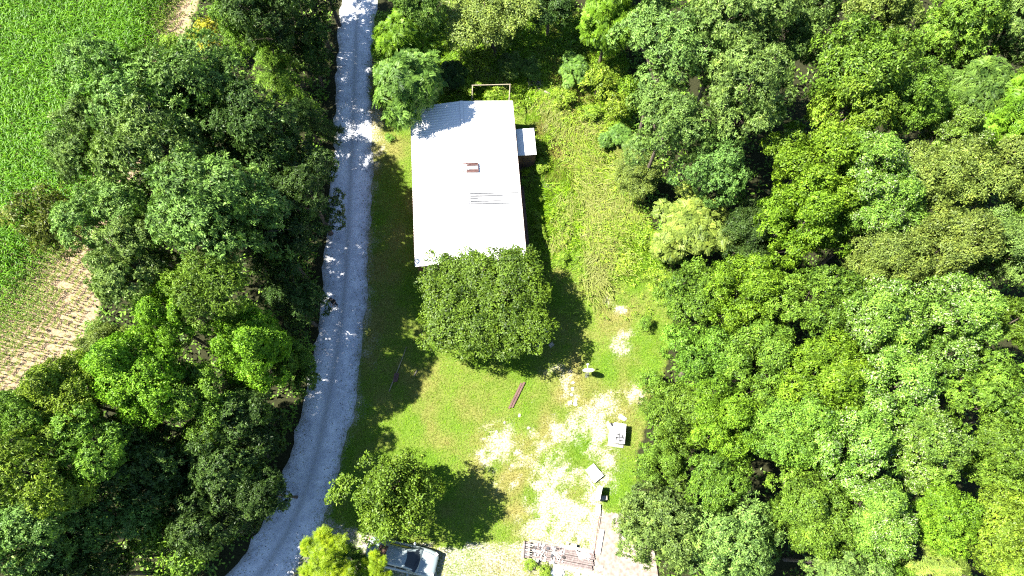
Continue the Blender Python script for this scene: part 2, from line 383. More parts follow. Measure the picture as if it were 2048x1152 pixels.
# loose leaves and stones along the road: small real pieces, one mass
def leaf_quads(c, ax, nm, ln, wd, fold=.18, curl=.0):
    sd_ = nrm(np.cross(ax, nm)); ln = np.reshape(ln, (-1, 1)); wd = np.reshape(wd, (-1, 1))
    p0 = c; p2 = c + ax * ln - nm * (ln * curl); m = c + ax * ln * .48 + nm * (ln * .05)
    p1 = m + sd_ * wd * .5 + nm * wd * fold; p3 = m - sd_ * wd * .5 + nm * wd * fold
    return np.stack([p0, p1, p2, p3], 1)
def quads_obj(name, Q, tone, pick=None):
    n_ = len(Q); F = np.arange(n_ * 4).reshape(-1, 4)
    pick = rng.random(n_) if pick is None else pick
    return raw_mesh(name, Q.reshape(-1, 3), F, {'tone': np.repeat(tone, 4), 'pick': np.repeat(pick, 4)})
n_ = 2600
k = rng.integers(0, len(RC) - 1, n_); off = rng.normal(0, 1, n_); off = np.sign(off) * (1.75 - np.abs(rng.normal(0, .55, n_)))
px_, py_ = RC[k, 0] + off + rng.normal(0, .1, n_), RC[k, 1] + rng.normal(0, .25, n_)
cc = np.stack([px_, py_, np.full(n_, .065)], 1)
axx = nrm(np.stack([rng.normal(size=n_), rng.normal(size=n_), rng.normal(0, .15, n_)], 1)); nn_ = nrm(np.stack([rng.normal(0, .3, n_), rng.normal(0, .3, n_), np.ones(n_)], 1))
lm = quads_obj('leaf_litter', leaf_quads(cc, axx, nn_, rng.uniform(.05, .12, n_), rng.uniform(.04, .08, n_)), rng.random(n_))
ltm = leaf_mat('fallen_leaves', (.10, .065, .03), (.55, .46, .34), trans=.1)
tag(link('leaf_litter', lm, None, ltm), 'pale fallen leaves scattered along the gravel road', 'leaf litter', kind='stuff')

# ------------------------------------------------------------------ tree kit
def fib_dirs(n, zmin, rg, jit=.15):
    k = np.arange(n) + .5; z = 1 - (1 - zmin) * k / n; th = k * 2.399963 + rg.random() * 6
    d = np.stack([np.sqrt(np.maximum(1 - z * z, 0)) * np.cos(th), np.sqrt(np.maximum(1 - z * z, 0)) * np.sin(th), z], 1)
    return nrm(d + rg.normal(0, jit, d.shape))
def rand_dirs(n, rg): return nrm(rg.normal(size=(n, 3)))
def crown_points(rg, Rr, rz, nmaj, mr, dens, zmin=-.45, sub=8, subr=.45, holes=.12):
    """twig centres + outward directions: big limbs of uneven reach, each carrying smaller tufts"""
    P, D, T, lobes = [], [], [], []
    ecc = rg.uniform(.82, 1.0); rot = rg.uniform(0, 3.14)
    for d in fib_dirs(nmaj, zmin, rg, .22):
        if rg.random() < holes: continue
        reach = rg.uniform(.44, .88); m = mr * rg.uniform(.62, 1.3)
        e = np.array([d[0], d[1] * ecc, d[2]]); e = np.array([e[0] * math.cos(rot) - e[1] * math.sin(rot), e[0] * math.sin(rot) + e[1] * math.cos(rot), e[2]])
        c = e * reach * np.array([Rr, Rr, rz]); lobes.append((c, m, d))
        tl = rg.uniform(-.13, .13)
        od = nrm(d + np.array([0, 0, .35]))
        for q in fib_dirs(sub, -.35, rg, .3):
            # turn the tuft direction so that its pole points outward
            z_ = od; x_ = nrm(np.cross(z_, [0.3, .9, .1])); y_ = np.cross(z_, x_); sd_ = x_ * q[0] + y_ * q[1] + z_ * q[2]
            sr = m * subr * rg.uniform(.65, 1.3); sc_ = c + sd_ * m * rg.uniform(.6, .95) * np.array([1, 1, .85])
            k = max(int(dens * 4 * math.pi * sr * sr * .55), 6)
            dd = rand_dirs(k * 3, rg); dd = dd[(dd @ nrm(sd_ + np.array([0, 0, .5])) > -.02)][:k]
            rad = sr * (.62 + .45 * rg.random(len(dd)) ** .5)
            P.append(sc_ + dd * rad[:, None] * np.array([1, 1, .8])); D.append(nrm(dd + .5 * sd_ + np.array([0, 0, .35])))
            T.append(np.full(len(dd), tl + rg.uniform(-.1, .1)))
    return np.vstack(P), np.vstack(D), np.concatenate(T), lobes
def rosettes(rg, P, D, T, per, ln, wd, el=(5, 55), jit=.12, curl=.18, toneamp=.5):
    m = len(P); n = m * per
    Pc, Dc = np.repeat(P, per, 0), np.repeat(D, per, 0)
    u = nrm(np.cross(Dc, rand_dirs(n, rg))); e = np.radians(rg.uniform(*el, n))[:, None]
    ax = nrm(Dc * np.sin(e) + u * np.cos(e)); nm = nrm(Dc - ax * np.sum(Dc * ax, 1, keepdims=True) + rg.normal(0, .28, (n, 3)))
    l = ln * rg.uniform(.55, 1.35, n) * np.repeat(rg.uniform(.75, 1.25, m), per); c = Pc + ax * (l * .15)[:, None] + rg.normal(0, jit, (n, 3))
    Q = leaf_quads(c, ax, nm, l, wd * rg.uniform(.7, 1.25, n), curl=curl)
    tone = np.clip(.5 + np.repeat(T, per) + np.repeat(rg.normal(0, .14, m), per) + rg.normal(0, .15, n), 0, 1)
    return Q, tone
def fronds(rg, P, D, T, per, ln, nleaf, lw, el=(-5, 35)):
    """pinnate leaves: a drooping stalk with leaflets both sides"""
    m = len(P) * per
    Pc, Dc = np.repeat(P, per, 0), np.repeat(D, per, 0)
    u = nrm(np.cross(Dc, rand_dirs(m, rg))); e = np.radians(rg.uniform(*el, m))[:, None]
    ax = nrm(Dc * np.sin(e) + u * np.cos(e)); l = ln * rg.uniform(.7, 1.2, m)
    nm = nrm(Dc + np.array([0, 0, .6]) - ax * np.sum(Dc * ax, 1, keepdims=True)); sd_ = nrm(np.cross(ax, nm))
    Qs, Ts = [], []
    t0 = np.clip(.5 + np.repeat(T, per) + rg.normal(0, .16, m), 0, 1)
    for j in range(nleaf):
        f = (j + 1.5) / (nleaf + 1.5); pos = Pc + ax * (l * f)[:, None] - np.array([0, 0, 1]) * (l * .32 * f * f)[:, None]
        for s in (-1, 1):
            a = nrm(sd_ * s + ax * .45 - np.array([0, 0, .18])); k = lw * (1.15 - .55 * f)
            Qs.append(leaf_quads(pos, a, nm, np.full(m, k * 1.0) * ln / .6, np.full(m, k * .34) * ln / .6)); Ts.append(np.clip(t0 + rg.normal(0, .07, m), 0, 1))
    return np.vstack(Qs), np.concatenate(Ts)
def limb_mesh(name, lobes, base_z, r0):
    mb = MB()
    for c, r, d in lobes:
        a = Vector((0, 0, base_z)); b_ = Vector(c); mid = a.lerp(b_, .5) + Vector((0, 0, .12 * (b_ - a).length))
        mb.tube([a, mid, b_], [r0, r0 * .6, r0 * .22], 5, False)
        for _ in range(2):
            e = b_ + Vector(nrm(np.array(d) + rng.normal(0, .6, 3))) * r * .75
            mb.tube([mid.lerp(b_, .7), e], [r0 * .25, r0 * .08], 4, False)
    return mb.mesh(name, True)
PROTO = {}
def proto(kind, seeds, make):
    PROTO[kind] = []
    for sd_ in seeds:
        rg = np.random.default_rng(sd_); Q, tone, lobes, Rr, bz = make(rg)
        PROTO[kind].append((quads_obj('crown_' + kind, Q, tone), limb_mesh('branches_' + kind, lobes, bz, .13), Rr))
def mk_oak(rg):
    P, D, T, lb = crown_points(rg, 4.2, 4.3, 24, 1.42, 6.4, holes=.16)
    Q, t = rosettes(rg, P, D, T, 15, .215, .09, (0, 50), .05); return Q, t, lb, 4.6, -3.6
def mk_dense(rg):
    P, D, T, lb = crown_points(rg, 4.2, 4.3, 26, 1.32, 9.5, holes=.18)
    Q, t = rosettes(rg, P, D, T, 11, .195, .105, (-5, 60), .08); return Q, t, lb, 4.6, -3.4
def mk_fine(rg):
    P, D, T, lb = crown_points(rg, 4.2, 4.1, 28, 1.3, 11, sub=9, subr=.45, holes=.12)
    Q, t = rosettes(rg, P, D, T, 8, .21, .095, (-10, 60), .10); return Q, t, lb, 4.6, -3.2
def mk_pinnate(rg):
    P, D, T, lb = crown_points(rg, 2.6, 2.5, 16, .95, 3.0)
    Q, t = fronds(rg, P, D, T, 5, .66, 7, .20); return Q, t, lb, 3.0, -2.2
def mk_sparse(rg):
    P, D, T, lb = crown_points(rg, 3.2, 2.6, 22, .85, 4.5, zmin=-.3, holes=.3)
    Q, t = rosettes(rg, P, D, T, 8, .24, .11, (0, 50), .10); return Q, t, lb, 3.5, -2.3
def mk_bush(rg):
    P, D, T, lb = crown_points(rg, 1.1, .8, 11, .45, 24, zmin=-.1, sub=5)
    Q, t = rosettes(rg, P, D, T, 5, .17, .085, (0, 60), .05); return Q, t, lb, 1.25, -.55
def mk_conifer(rg):                          # feathery boughs in spreading tiers
    P, D, T, lb = [], [], [], []
    for k in range(46):
        z = rg.uniform(-2.2, 2.3); a = rg.uniform(0, 6.283); ln = 2.7 * (1 - (z + 2.4) / 5.4) + .35
        d = np.array([math.cos(a), math.sin(a), .12]); s = np.linspace(.15, 1, int(ln * 13))
        p = np.array([0, 0, z]) + d * (s * ln)[:, None] - np.array([0, 0, .25]) * (s ** 2 * ln)[:, None] + rg.normal(0, .05, (len(s), 3))
        P.append(p); D.append(np.tile(nrm(d + np.array([0, 0, .8])), (len(s), 1))); T.append(np.full(len(s), rg.uniform(-.2, .2)))
        if k % 4 == 0: lb.append((p[-1], .3, d))
    Q, t = rosettes(rg, np.vstack(P), np.vstack(D), np.concatenate(T), 11, .30, .05, (-5, 35), .05); return Q, t, lb, 2.9, -2.4
proto('oak', (1, 2, 3), mk_oak); proto('dense', (4, 5, 6), mk_dense); proto('fine', (7, 8), mk_fine)
proto('pinnate', (9, 10), mk_pinnate); proto('sparse', (12,), mk_sparse); proto('bush', (13, 14), mk_bush); proto('conifer', (15,), mk_conifer)
def trunk_mesh():
    mb = MB(); mb.tube([(0, 0, -.02), (0, 0, .05), (.12, .06, .5), (0, 0, 1.0)], [.42, .30, .22, .15], 9); return mb.mesh('trunk', True)
TRUNK = trunk_mesh()
def tree(px, py, r, h, kind, mat, label, name='tree', group=None, cat='tree', deep=None, rz=None, var=None, lean=None):
    """crown centred on photograph pixel (px,py) at its own height; r = crown radius in photograph pixels"""
    ps = PROTO[kind]; cm, lm_, Rr = ps[(random.randrange(len(ps)) if var is None else var) % len(ps)]
    zc = h * .6
    for _ in range(8):
        Rm = r / pxm(py, zc); s = Rm / Rr
        half = min(max(h * .40, .55 * Rm), Rm * 1.25) if deep is None else deep * Rm
        zc = h - half * .92
    p = at(px, py, zc); t = empty(name, (p.x, p.y, 0), 0, label, cat, group)
    a = random.uniform(0, 6.283) if rz is None else rz
    tk = max(.25, Rm / 4.9)
    tr = link('trunk', TRUNK, t, M['bark']); tr.scale = (tk, tk, max(zc - .25 * Rm, .3)); tr.rotation_euler.z = a
    br = link('branches', lm_, t, M['bark']); cr = link('crown', cm, t)
    ks = (1, 1) if rz is not None else (random.uniform(.94, 1.12), random.uniform(.9, 1.08))
    for o in (br, cr): o.location = (0, 0, zc); o.scale = (s * ks[0], s * ks[1], half / Rr); o.rotation_euler.z = a
    if len(cm.materials) == 0: cm.materials.append(L[mat])
    cr.material_slots[0].link = 'OBJECT'; cr.material_slots[0].material = L[mat]
    if lean:                                  # foot set aside from under the crown, trunk slanting up to it
        t.location.x -= lean[0]; t.location.y -= lean[1]
        for o in (br, cr): o.location.x += lean[0]; o.location.y += lean[1]
        tr.rotation_euler = (-math.atan2(lean[1], zc), math.atan2(lean[0], zc), 0)
    return t

# ------------------------------------------------------------------ trees left of the road
LT = 'trees between the field and the road'
for a in [
 (275, 210, 118, 15.5, 'oak', 'oak', 'big dark green oak beside the upper cornfield, its crown bulging into the corn'),
 (185, 305, 85, 14, 'oak', 'oak', 'rounded oak crown pushing furthest left into the dense corn'),
 (415, 205, 112, 14.5, 'oak', 'oak', 'dark oak directly below the yellow bush at the bare field corner'),
 (335, 330, 125, 16.5, 'oak', 'bluish', 'tall grey-green oak at the middle of the left tree belt'),
 (515, 285, 110, 12.5, 'oak', 'dark', 'dark shaded oak left of the road opposite the roof'),
 (612, 385, 86, 10.5, 'oak', 'dark', 'dark tree overhanging the road edge opposite the roof middle'),
 (230, 440, 90, 14, 'oak', 'bluish', 'grey-green tree right of the sparse olive tree in the field'),
 (440, 440, 130, 16, 'oak', 'oak', 'broad oak in the middle of the left belt below the tallest grey-green one'),
 (566, 500, 92, 9.5, 'dense', 'dark', 'shaded dark tree by the road above the walking person'),
 (270, 545, 95, 14, 'oak', 'bluish', 'bluish oak at the right end of the bare soil strip'),
 (420, 580, 95, 15, 'dense', 'green', 'mid green tree left of the shaded trees near the person'),
 (592, 610, 62, 7.5, 'oak', 'dark', 'dark small tree on the road edge beside the standing person'),
 (330, 640, 80, 13.5, 'dense', 'bright', 'bright green tree standing over the lower end of the bare soil strip'),
 (505, 690, 98, 11.5, 'dense', 'bright', 'brightest yellow-green round crown near the road in the left belt'),
 (588, 730, 58, 7.5, 'dense', 'green', 'green tree with a bright left side touching the road below the person'),
 (290, 760, 100, 14, 'dense', 'bright', 'bright green crown at the centre of the lower left belt'),
 (215, 690, 55, 10, 'fine', 'olive', 'low olive tree at the field corner by the bare soil'),
 (395, 810, 85, 12, 'dense', 'green', 'green crown right of the bright tree in the lower left belt'),
 (150, 800, 90, 14.5, 'dense', 'yellow', 'yellowish tree at the lower tip of the striped field'),
 (45, 840, 85, 15, 'dense', 'green', 'green tree at the left picture edge under the striped field'),
 (70, 950, 105, 16.5, 'oak', 'yellow', 'tall yellow-tinged oak at the lower left picture edge'),
 (190, 905, 85, 14, 'oak', 'green', 'half shaded green oak right of the yellow-tinged oak'),
 (310, 930, 110, 10.5, 'oak', 'dark', 'low deep green tree sunk in shade in the lower left belt'),
 (470, 890, 105, 10, 'oak', 'dark', 'nearly black shaded crown by the road bend'),
 (440, 1010, 105, 9.5, 'oak', 'dark', 'dark crown leaning over the road where it leaves the picture'),
 (530, 985, 55, 8.5, 'oak', 'dark', 'small dark crown at the road edge left of the leafy roadside shrub tree'),
 (230, 1040, 110, 10.5, 'oak', 'oak', 'deep green oak on the bottom edge of the lower left belt'),
 (60, 1075, 110, 14.5, 'oak', 'oak', 'grey-green oak in the bottom left corner of the picture'),
 (350, 1110, 95, 9, 'sparse', 'green', 'open lower tree at the bottom edge with sunlit twigs'),
 (150, 1160, 95, 11, 'oak', 'dark', 'dark tree cut by the bottom edge near the left corner'),
 (-90, 1000, 120, 16, 'oak', 'green', 'green tree just outside the lower left picture edge'),
 (-80, 850, 90, 14, 'dense', 'yellow', 'yellowish tree outside the left picture edge below the field'),
 (102, 438, 88, 8.0, 'sparse', 'dolive', 'thin olive tree standing alone out in the corn with gaps in its crown'),
 (500, 60, 68, 9.5, 'dense', 'green', 'green tree right of the bare field corner at the top'),
 (540, 30, 85, 13, 'oak', 'dark', 'dark oak at the top edge left of the road'),
 (555, 150, 70, 8.5, 'conifer', 'green', 'feathery cedar with spiky boughs left of the upper road'),
 (612, 235, 55, 6.5, 'conifer', 'dark', 'dark cedar in shade beside the upper road'),
 (615, 100, 55, 7.5, 'oak', 'dark', 'dark shaded tree hugging the top stretch of the road'),
 (470, -60, 70, 12, 'oak', 'dark', 'dark tree cut by the top edge right of the bare field corner'),
 (610, -30, 75, 11, 'oak', 'dark', 'black-green tree cut by the top edge beside the road'),
 (620, -120, 80, 13, 'oak', 'dark', 'dark tree beyond the top edge left of the road'),
 (520, -130, 80, 13, 'oak', 'dark', 'dark tree beyond the top edge, second from the road'),
 (355, 128, 36, 5, 'dense', 'green', 'low green bush-like tree under the bare field corner'),
]: tree(*a, name='deciduous_tree' if a[4] != 'conifer' else 'cedar_tree', group=LT)
tree(415, 72, 38, 4.0, 'bush', 'gold', 'golden yellow bush at the bare corner of the field', name='bush', cat='bush')
tree(340, 85, 26, 2.2, 'bush', 'yellow', 'yellow-green bush on the lower rim of the bare field corner', name='bush', cat='bush')
tree(190, 655, 22, 1.8, 'bush', 'green', 'small green bush on the pale bare soil strip', name='bush', cat='bush')

# ------------------------------------------------------------------ trees right of the yard and along the top
RT = 'forest trees right of the yard'
for a in [
 (1330, 110, 98, 15, 'oak', 'bluish', 'large bluish-green oak at the upper left corner of the right forest'),
 (1460, 60, 110, 16, 'oak', 'bluish', 'bluish oak at the top edge, second from the yard'),
 (1490, 200, 98, 15, 'oak', 'bluish', 'bluish oak crown left of the dark gap in the upper forest'),
 (1330, 255, 90, 13.5, 'oak', 'bluish', 'bluish oak over the yard edge beside the tall grass'),
 (1425, 335, 80, 11.5, 'oak', 'oak', 'low oak crown at the bottom of the bluish oak group, shaded by it'),
 (1275, 350, 55, 5, 'fine', 'olive', 'grey-green brushy tree at the yard edge under the bluish oaks'),
 (1600, 30, 95, 14, 'oak', 'oak', 'oak at the top edge in the middle of the right forest'),
 (1590, 95, 60, 12, 'oak', 'oak', 'small oak crown above the dark gap in the upper forest'),
 (1720, 150, 125, 16, 'dense', 'green', 'big rounded green tree in the upper right forest'),
 (1690, 235, 100, 14.5, 'dense', 'yellow', 'yellow-tinged crown just right of the dark forest gap'),
 (1830, 200, 80, 14, 'dense', 'green', 'green crown between the yellow-tinged tree and the right edge'),
 (1760, 30, 85, 14, 'dense', 'olive', 'olive crown at the top edge in the upper right forest'),
 (1900, 70, 90, 13.5, 'oak', 'green', 'green tree with dark holes near the upper right corner'),
 (1950, 10, 70, 14.5, 'dense', 'yellow', 'yellow-green crown on the top edge near the right corner'),
 (2030, 60, 80, 13, 'oak', 'bluish', 'bluish crown in the upper right corner'),
 (1950, 190, 75, 12, 'pinnate', 'sumac', 'feathery green locust tree near the right edge'),
 (1905, 265, 68, 12, 'dense', 'white', 'silvery-flecked crown under the feathery locust tree'),
 (2040, 230, 85, 13, 'pinnate', 'bright', 'feathery bright tree cut by the right edge'),
 (1640, 340, 108, 14.5, 'dense', 'bright', 'bright green crown below the dark forest gap'),
 (1745, 330, 82, 15, 'dense', 'white', 'crown sprinkled with pale leaves below the yellow-tinged tree'),
 (1610, 445, 98, 13.5, 'dense', 'bright', 'bright green crown right of the small dark olive tree'),
 (1755, 430, 80, 13, 'dense', 'white', 'pale flecked crown in the middle of the right forest'),
 (1880, 370, 95, 13.5, 'fine', 'olive', 'olive-grey fine-leaved crown toward the right edge'),
 (1995, 340, 90, 14, 'dense', 'olive', 'olive crown at the right edge, upper half'),
 (1500, 470, 75, 9.5, 'fine', 'dark', 'dark fine-leaved low tree right of the pale vine thicket'),
 (1390, 450, 75, 6.5, 'pinnate', 'pale', 'pale yellow-green vine-covered thicket at the yard edge'),
 (1335, 495, 38, 4.0, 'pinnate', 'pale', 'small pale vine bush at the foot of the vine thicket'),
 (1760, 540, 90, 13, 'fine', 'olive', 'fine-leaved olive crown at the centre of the right forest'),
 (1890, 495, 100, 14, 'fine', 'olive', 'broad fine-leaved grey-olive crown in the right forest'),
 (2010, 500, 92, 13.5, 'fine', 'bluish', 'grey-green fine-leaved crown at the right edge, mid height'),
 (1385, 590, 85, 8.5, 'dense', 'green', 'mid green tree on the yard edge below the vine thicket'),
 (1500, 590, 85, 11.5, 'dense', 'bright', 'bright crown just below the dark fine-leaved low tree'),
 (1620, 610, 100, 13.5, 'dense', 'green', 'green crown left of the silvery ridge of trees'),
 (1755, 640, 105, 14.5, 'dense', 'white', 'silvery crown at the middle of the forest with many pale leaf tops'),
 (1905, 640, 92, 15, 'dense', 'white', 'tall silvery crown right of the other silvery crown at mid height'),
 (2025, 650, 75, 12, 'dense', 'green', 'green crown at the right edge below the grey-green one'),
 (1400, 715, 92, 9.5, 'dense', 'green', 'green tree at the yard edge beside the satellite dish'),
 (1530, 720, 85, 12, 'dense', 'green', 'green crown with dark holes, one row in from the yard'),
 (1650, 750, 98, 13.5, 'dense', 'bright', 'light green crown in the centre of the lower right forest'),
 (1790, 770, 98, 14.5, 'dense', 'white', 'pale flecked crown left of the dark hole near the right edge'),
 (1960, 790, 98, 12.5, 'oak', 'green', 'dark green crown right of the dark hole near the right edge'),
 (1350, 830, 78, 8.5, 'dense', 'green', 'green tree overhanging the air conditioner'),
 (1450, 840, 88, 12, 'dense', 'bright', 'yellowish-green crown one row behind the air conditioner tree'),
 (1580, 870, 92, 13, 'dense', 'green', 'green crown in the lower forest between two narrow dark gaps'),
 (1710, 890, 98, 14.5, 'dense', 'white', 'silver-topped crown in the lower right forest'),
 (1850, 905, 92, 14.5, 'dense', 'white', 'silver-topped crown nearer the right edge in the lower forest'),
 (1990, 920, 92, 12.5, 'dense', 'green', 'green crown at the right edge of the lower forest'),
 (1330, 930, 62, 8, 'dense', 'green', 'green tree just below the one over the air conditioner'),
 (1440, 960, 80, 11, 'dense', 'green', 'green crown above the bluish trees at the bottom'),
 (1310, 1050, 98, 9.5, 'oak', 'bluish', 'bluish tree covering the end of the broken slab'),
 (1460, 1080, 105, 11, 'oak', 'bluish', 'bluish tree at the bottom edge, second from the slab'),
 (1620, 1030, 92, 13, 'dense', 'green', 'green crown right of the dark gap at the bottom'),
 (1750, 1040, 88, 14, 'dense', 'white', 'flecked pale crown near the bottom edge'),
 (1680, 1130, 80, 11, 'oak', 'bluish', 'bluish crown cut by the bottom edge right of the dark gap'),
 (1880, 1040, 80, 13.5, 'dense', 'bright', 'bright crown above the feathery pale tree at the bottom'),
 (1890, 1135, 62, 12.5, 'conifer', 'pale', 'feathery pale grey-green tree at the bottom edge'),
 (2010, 1070, 95, 14, 'dense', 'yellow', 'yellow-green crown in the bottom right corner'),
 (1770, 1180, 80, 11, 'dense', 'green', 'green crown cut by the bottom edge left of the feathery pale tree'),
 (2120, 420, 90, 14, 'dense', 'green', 'green crown just outside the right picture edge'),
 (2120, 800, 90, 14, 'dense', 'green', 'green crown outside the right picture edge in the lower half'),
 (2120, 150, 90, 14, 'oak', 'green', 'oak crown outside the right picture edge near the top'),
]: tree(*a, name='forest_tree', group=RT)
TT = 'trees along the top of the yard'
for a in [
 (985, 40, 105, 7.6, 'fine', 'olive', 'olive-green tree above the house at the top edge'),
 (1100, 5, 70, 6.5, 'fine', 'dark', 'dark shaded tree right of the olive tree at the top edge'),
 (1215, 45, 62, 8, 'pinnate', 'bright', 'bright yellow-green feathery tree at the top edge left of the bluish oaks'),
 (1195, -70, 70, 8, 'pinnate', 'bright', 'bright feathery tree cut by the top edge'),
 (830, 10, 62, 10, 'dense', 'sumac', 'green tree right of the road at the top edge'),
 (800, 85, 62, 8, 'pinnate', 'bright', 'bright yellow-green sumac tree right of the road'),
 (900, -50, 75, 8, 'oak', 'dark', 'dark tree cut by the top edge left of the olive tree'),
 (1300, -60, 80, 12, 'oak', 'oak', 'oak cut by the top edge left of the bluish oaks'),
]: tree(*a, name='roadside_tree' if a[0] < 850 else 'deciduous_tree', group=TT)

tree(818, 168, 76, 8.8, 'pinnate', 'sumac', 'green sumac tree overhanging the roof corner', name='roadside_tree', group=TT, lean=(1.6, -.5))
# ------------------------------------------------------------------ yard trees with crowns of their own
def own_tree(name, label, px, py, r, h, make, mat, cat='tree', deep=None, seed=77):
    rg = np.random.default_rng(seed); Q, tone, lobes, Rr, bz = make(rg)
    PROTO['own'] = [(quads_obj('crown_' + name, Q, tone), limb_mesh('branches_' + name, lobes, bz, .12), Rr)]
    return tree(px, py, r, h, 'own', mat, label, name=name, cat=cat, rz=0, deep=deep)
def mk_round(rg):
    P, D, T, lb = [], [], [], []
    for cx, cy, rr in ((-2.0, -.2, 1.02), (2.1, .35, 1.05), (.1, 1.5, .95), (-.4, -1.75, .85), (2.5, -1.3, .78), (-2.6, 1.5, .85), (-2.2, -1.6, .78), (2.3, 1.9, .85), (-.9, 2.1, .7), (.9, -2.2, .7)):
        p, d, t, l = crown_points(rg, 2.4 * rr, 2.4 * rr, 15, .95, 12, zmin=-.6, holes=.06)
        o = np.array([cx, cy, .35 * (rr - 1)]); P.append(p + o); D.append(d); T.append(t); lb += [(c + o, r, dd) for c, r, dd in l[::3]]
    Q, t = rosettes(rg, np.vstack(P), np.vstack(D), np.concatenate(T), 7, .155, .095, (0, 60), .08); return Q, t, lb, 4.9, -2.2
own_tree('yard_tree', 'wide round dark green tree with two lobes at the end of the house', 969, 602, 142, 6.6, mk_round, 'round')
def mk_shrub(rg):
    P, D, T, lb = crown_points(rg, 2.7, 2.6, 28, .95, 11, zmin=-.85, holes=.03)
    p2 = np.array([[-3.0 - .09 * k, -.25 + .25 * math.sin(k * .9), .6] for k in range(14)]) + rg.normal(0, .12, (14, 3))
    p3 = np.array([[-2.6 - .09 * k, .55 + .1 * math.sin(k), .4] for k in range(12)]) + rg.normal(0, .1, (12, 3))
    pp = np.repeat(np.vstack([p2, p3]), 4, 0) + rg.normal(0, .14, (104, 3))
    P = np.vstack([P, pp]); D = np.vstack([D, nrm(np.tile([-.3, 0, 1.0], (104, 1)) + rg.normal(0, .2, (104, 3)))]); T = np.r_[T, np.full(104, .1)]
    Q, t = rosettes(rg, P, D, T, 9, .16, .09, (0, 60), .08); return Q, t, lb, 3.2, -2.0
own_tree('yard_tree', 'leafy shrub tree between the road and the parked car, reaching a branch left', 794, 982, 100, 8.2, mk_shrub, 'shrub', seed=5, deep=1.2)
def mk_lime(rg):
    P, D, T, lb = [], [], [], []
    for cx, cy, cz, rr in ((-.2, 1.4, .3, .55), (.75, .85, .2, .6), (-1.25, .75, .0, .45), (0, 0, .4, 1.0), (-.9, -.7, 0, .8), (1.1, -.8, -.3, .75), (.2, -1.2, .2, .9)):
        p, d, t, l = crown_points(rg, .85 * rr, .85 * rr, 8, .40 * rr, 16, zmin=-.3, sub=4)
        o = np.array([cx, cy, cz]); P.append(p + o); D.append(nrm(d + [0, 0, .4])); T.append(t); lb += [(c + o, r, dd) for c, r, dd in l[::3]]
    Q, t = fronds(rg, np.vstack(P), np.vstack(D), np.concatenate(T), 4, .42, 5, .15); return Q, t, lb, 2.3, -1.6
own_tree('young_locust_tree', 'lime green young tree at the bottom edge beside the road', 652, 1118, 70, 7.5, mk_lime, 'lime', seed=8)
own_tree('young_locust_tree', 'small lime green tree overlapping the back of the parked car', 752, 1138, 40, 5.0, mk_lime, 'lime', seed=9)
own_tree('young_locust_tree', 'shaded dark green young tree between the two lime green ones', 705, 1128, 42, 3.8, mk_lime, 'green', seed=10)
# PART2
# ------------------------------------------------------------------ house with white metal roof
house = empty('house', (HC.x, HC.y, 0), HROT, 'long low house under a bright white ribbed metal roof', 'house')
RISE, WALLX = .42, HW / 2 - .12
mb = MB(); mb.box((0, 0, 1.46), (WALLX * 2, HL - .3, 2.92)); mb.build('wall', M['siding'], house)
for s_ in (-1, 1):
    y_ = s_ * (HL / 2 - .13); mb = MB()
    v = [mb.bm.verts.new(p) for p in [(-WALLX, y_, 2.92), (WALLX, y_, 2.92), (0, y_, EAVE + RISE - .06), (-WALLX, y_ - s_ * .05, 2.92), (WALLX, y_ - s_ * .05, 2.92), (0, y_ - s_ * .05, EAVE + RISE - .06)]]
    for f in ((0, 1, 2), (5, 4, 3), (0, 3, 4, 1), (1, 4, 5, 2), (2, 5, 3, 0)): mb.bm.faces.new([v[k] for k in f])
    mb.build('gable', M['siding'], house)
mb = MB(); mb.box((WALLX + .27, -.2, .17), (.5, HL - 4.0, .34)); mb.build('skirting', M['skirting'], house)
for k in range(7):
    mb = MB(); mb.box((WALLX + .535, -HL / 2 + 2.6 + k * 1.15, .16), (.03, 1.1, .30)); mb.build('skirting_board', M['skirting'], house)
rwm, n, b = new_mat('white_roof_sheet'); b.inputs['Roughness'].default_value = .45
tc = node(n, 'ShaderNodeTexCoord'); mp = node(n, 'ShaderNodeMapping'); mp.inputs['Scale'].default_value = (.22, 5.0, 1); n.links.new(tc.outputs['Object'], mp.inputs[0])
oi = node(n, 'ShaderNodeObjectInfo'); va = node(n, 'ShaderNodeVectorMath', operation='ADD'); n.links.new(mp.outputs[0], va.inputs[0]); n.links.new(oi.outputs['Location'], va.inputs[1])
stk = noise_tex(n, 3.0, 5, .7, vec=va.outputs[0])
rc_ = ramp(n, stk, [(.30, (.20, .20, .205)), (.37, (.84, .84, .83))]); n.links.new(rc_, b.inputs['Base Color']); M['roof_white'] = rwm
npan = int(round(HL / .9)); pw = HL / npan
def panel_mesh(side, lap):
    mb = MB(); prof = []
    nr = 4
    for k in range(nr):
        y0 = -pw / 2 + pw * k / nr; q = pw / nr
        prof += [(y0, 0), (y0 + q * .40, 0), (y0 + q * .56, .022), (y0 + q * .82, .022), (y0 + q * .98, 0)]
    prof.append((pw / 2 + .015, .004))
    P = []
    for t in (0, .33, .66, 1.0):
        P.append([(side * t * (HW / 2), y, EAVE + RISE * (1 - t) + z + lap + (.004 * math.sin(t * 9 + y * 3))) for y, z in prof])
    mb.grid(P); me = mb.mesh('roof_panel'); 
    me.materials.append(M['roof_white']); return me
pm = {(-1, 0): panel_mesh(-1, 0), (1, 0): panel_mesh(1, 0)}
def house_local(px, py, z):
    p = at(px, py, z) - Vector((HC.x, HC.y, 0)); c, s_ = math.cos(-HROT), math.sin(-HROT)
    return p.x * c - p.y * s_, p.x * s_ + p.y * c
odd_y = house_local(998, 399, 3.2)[1]
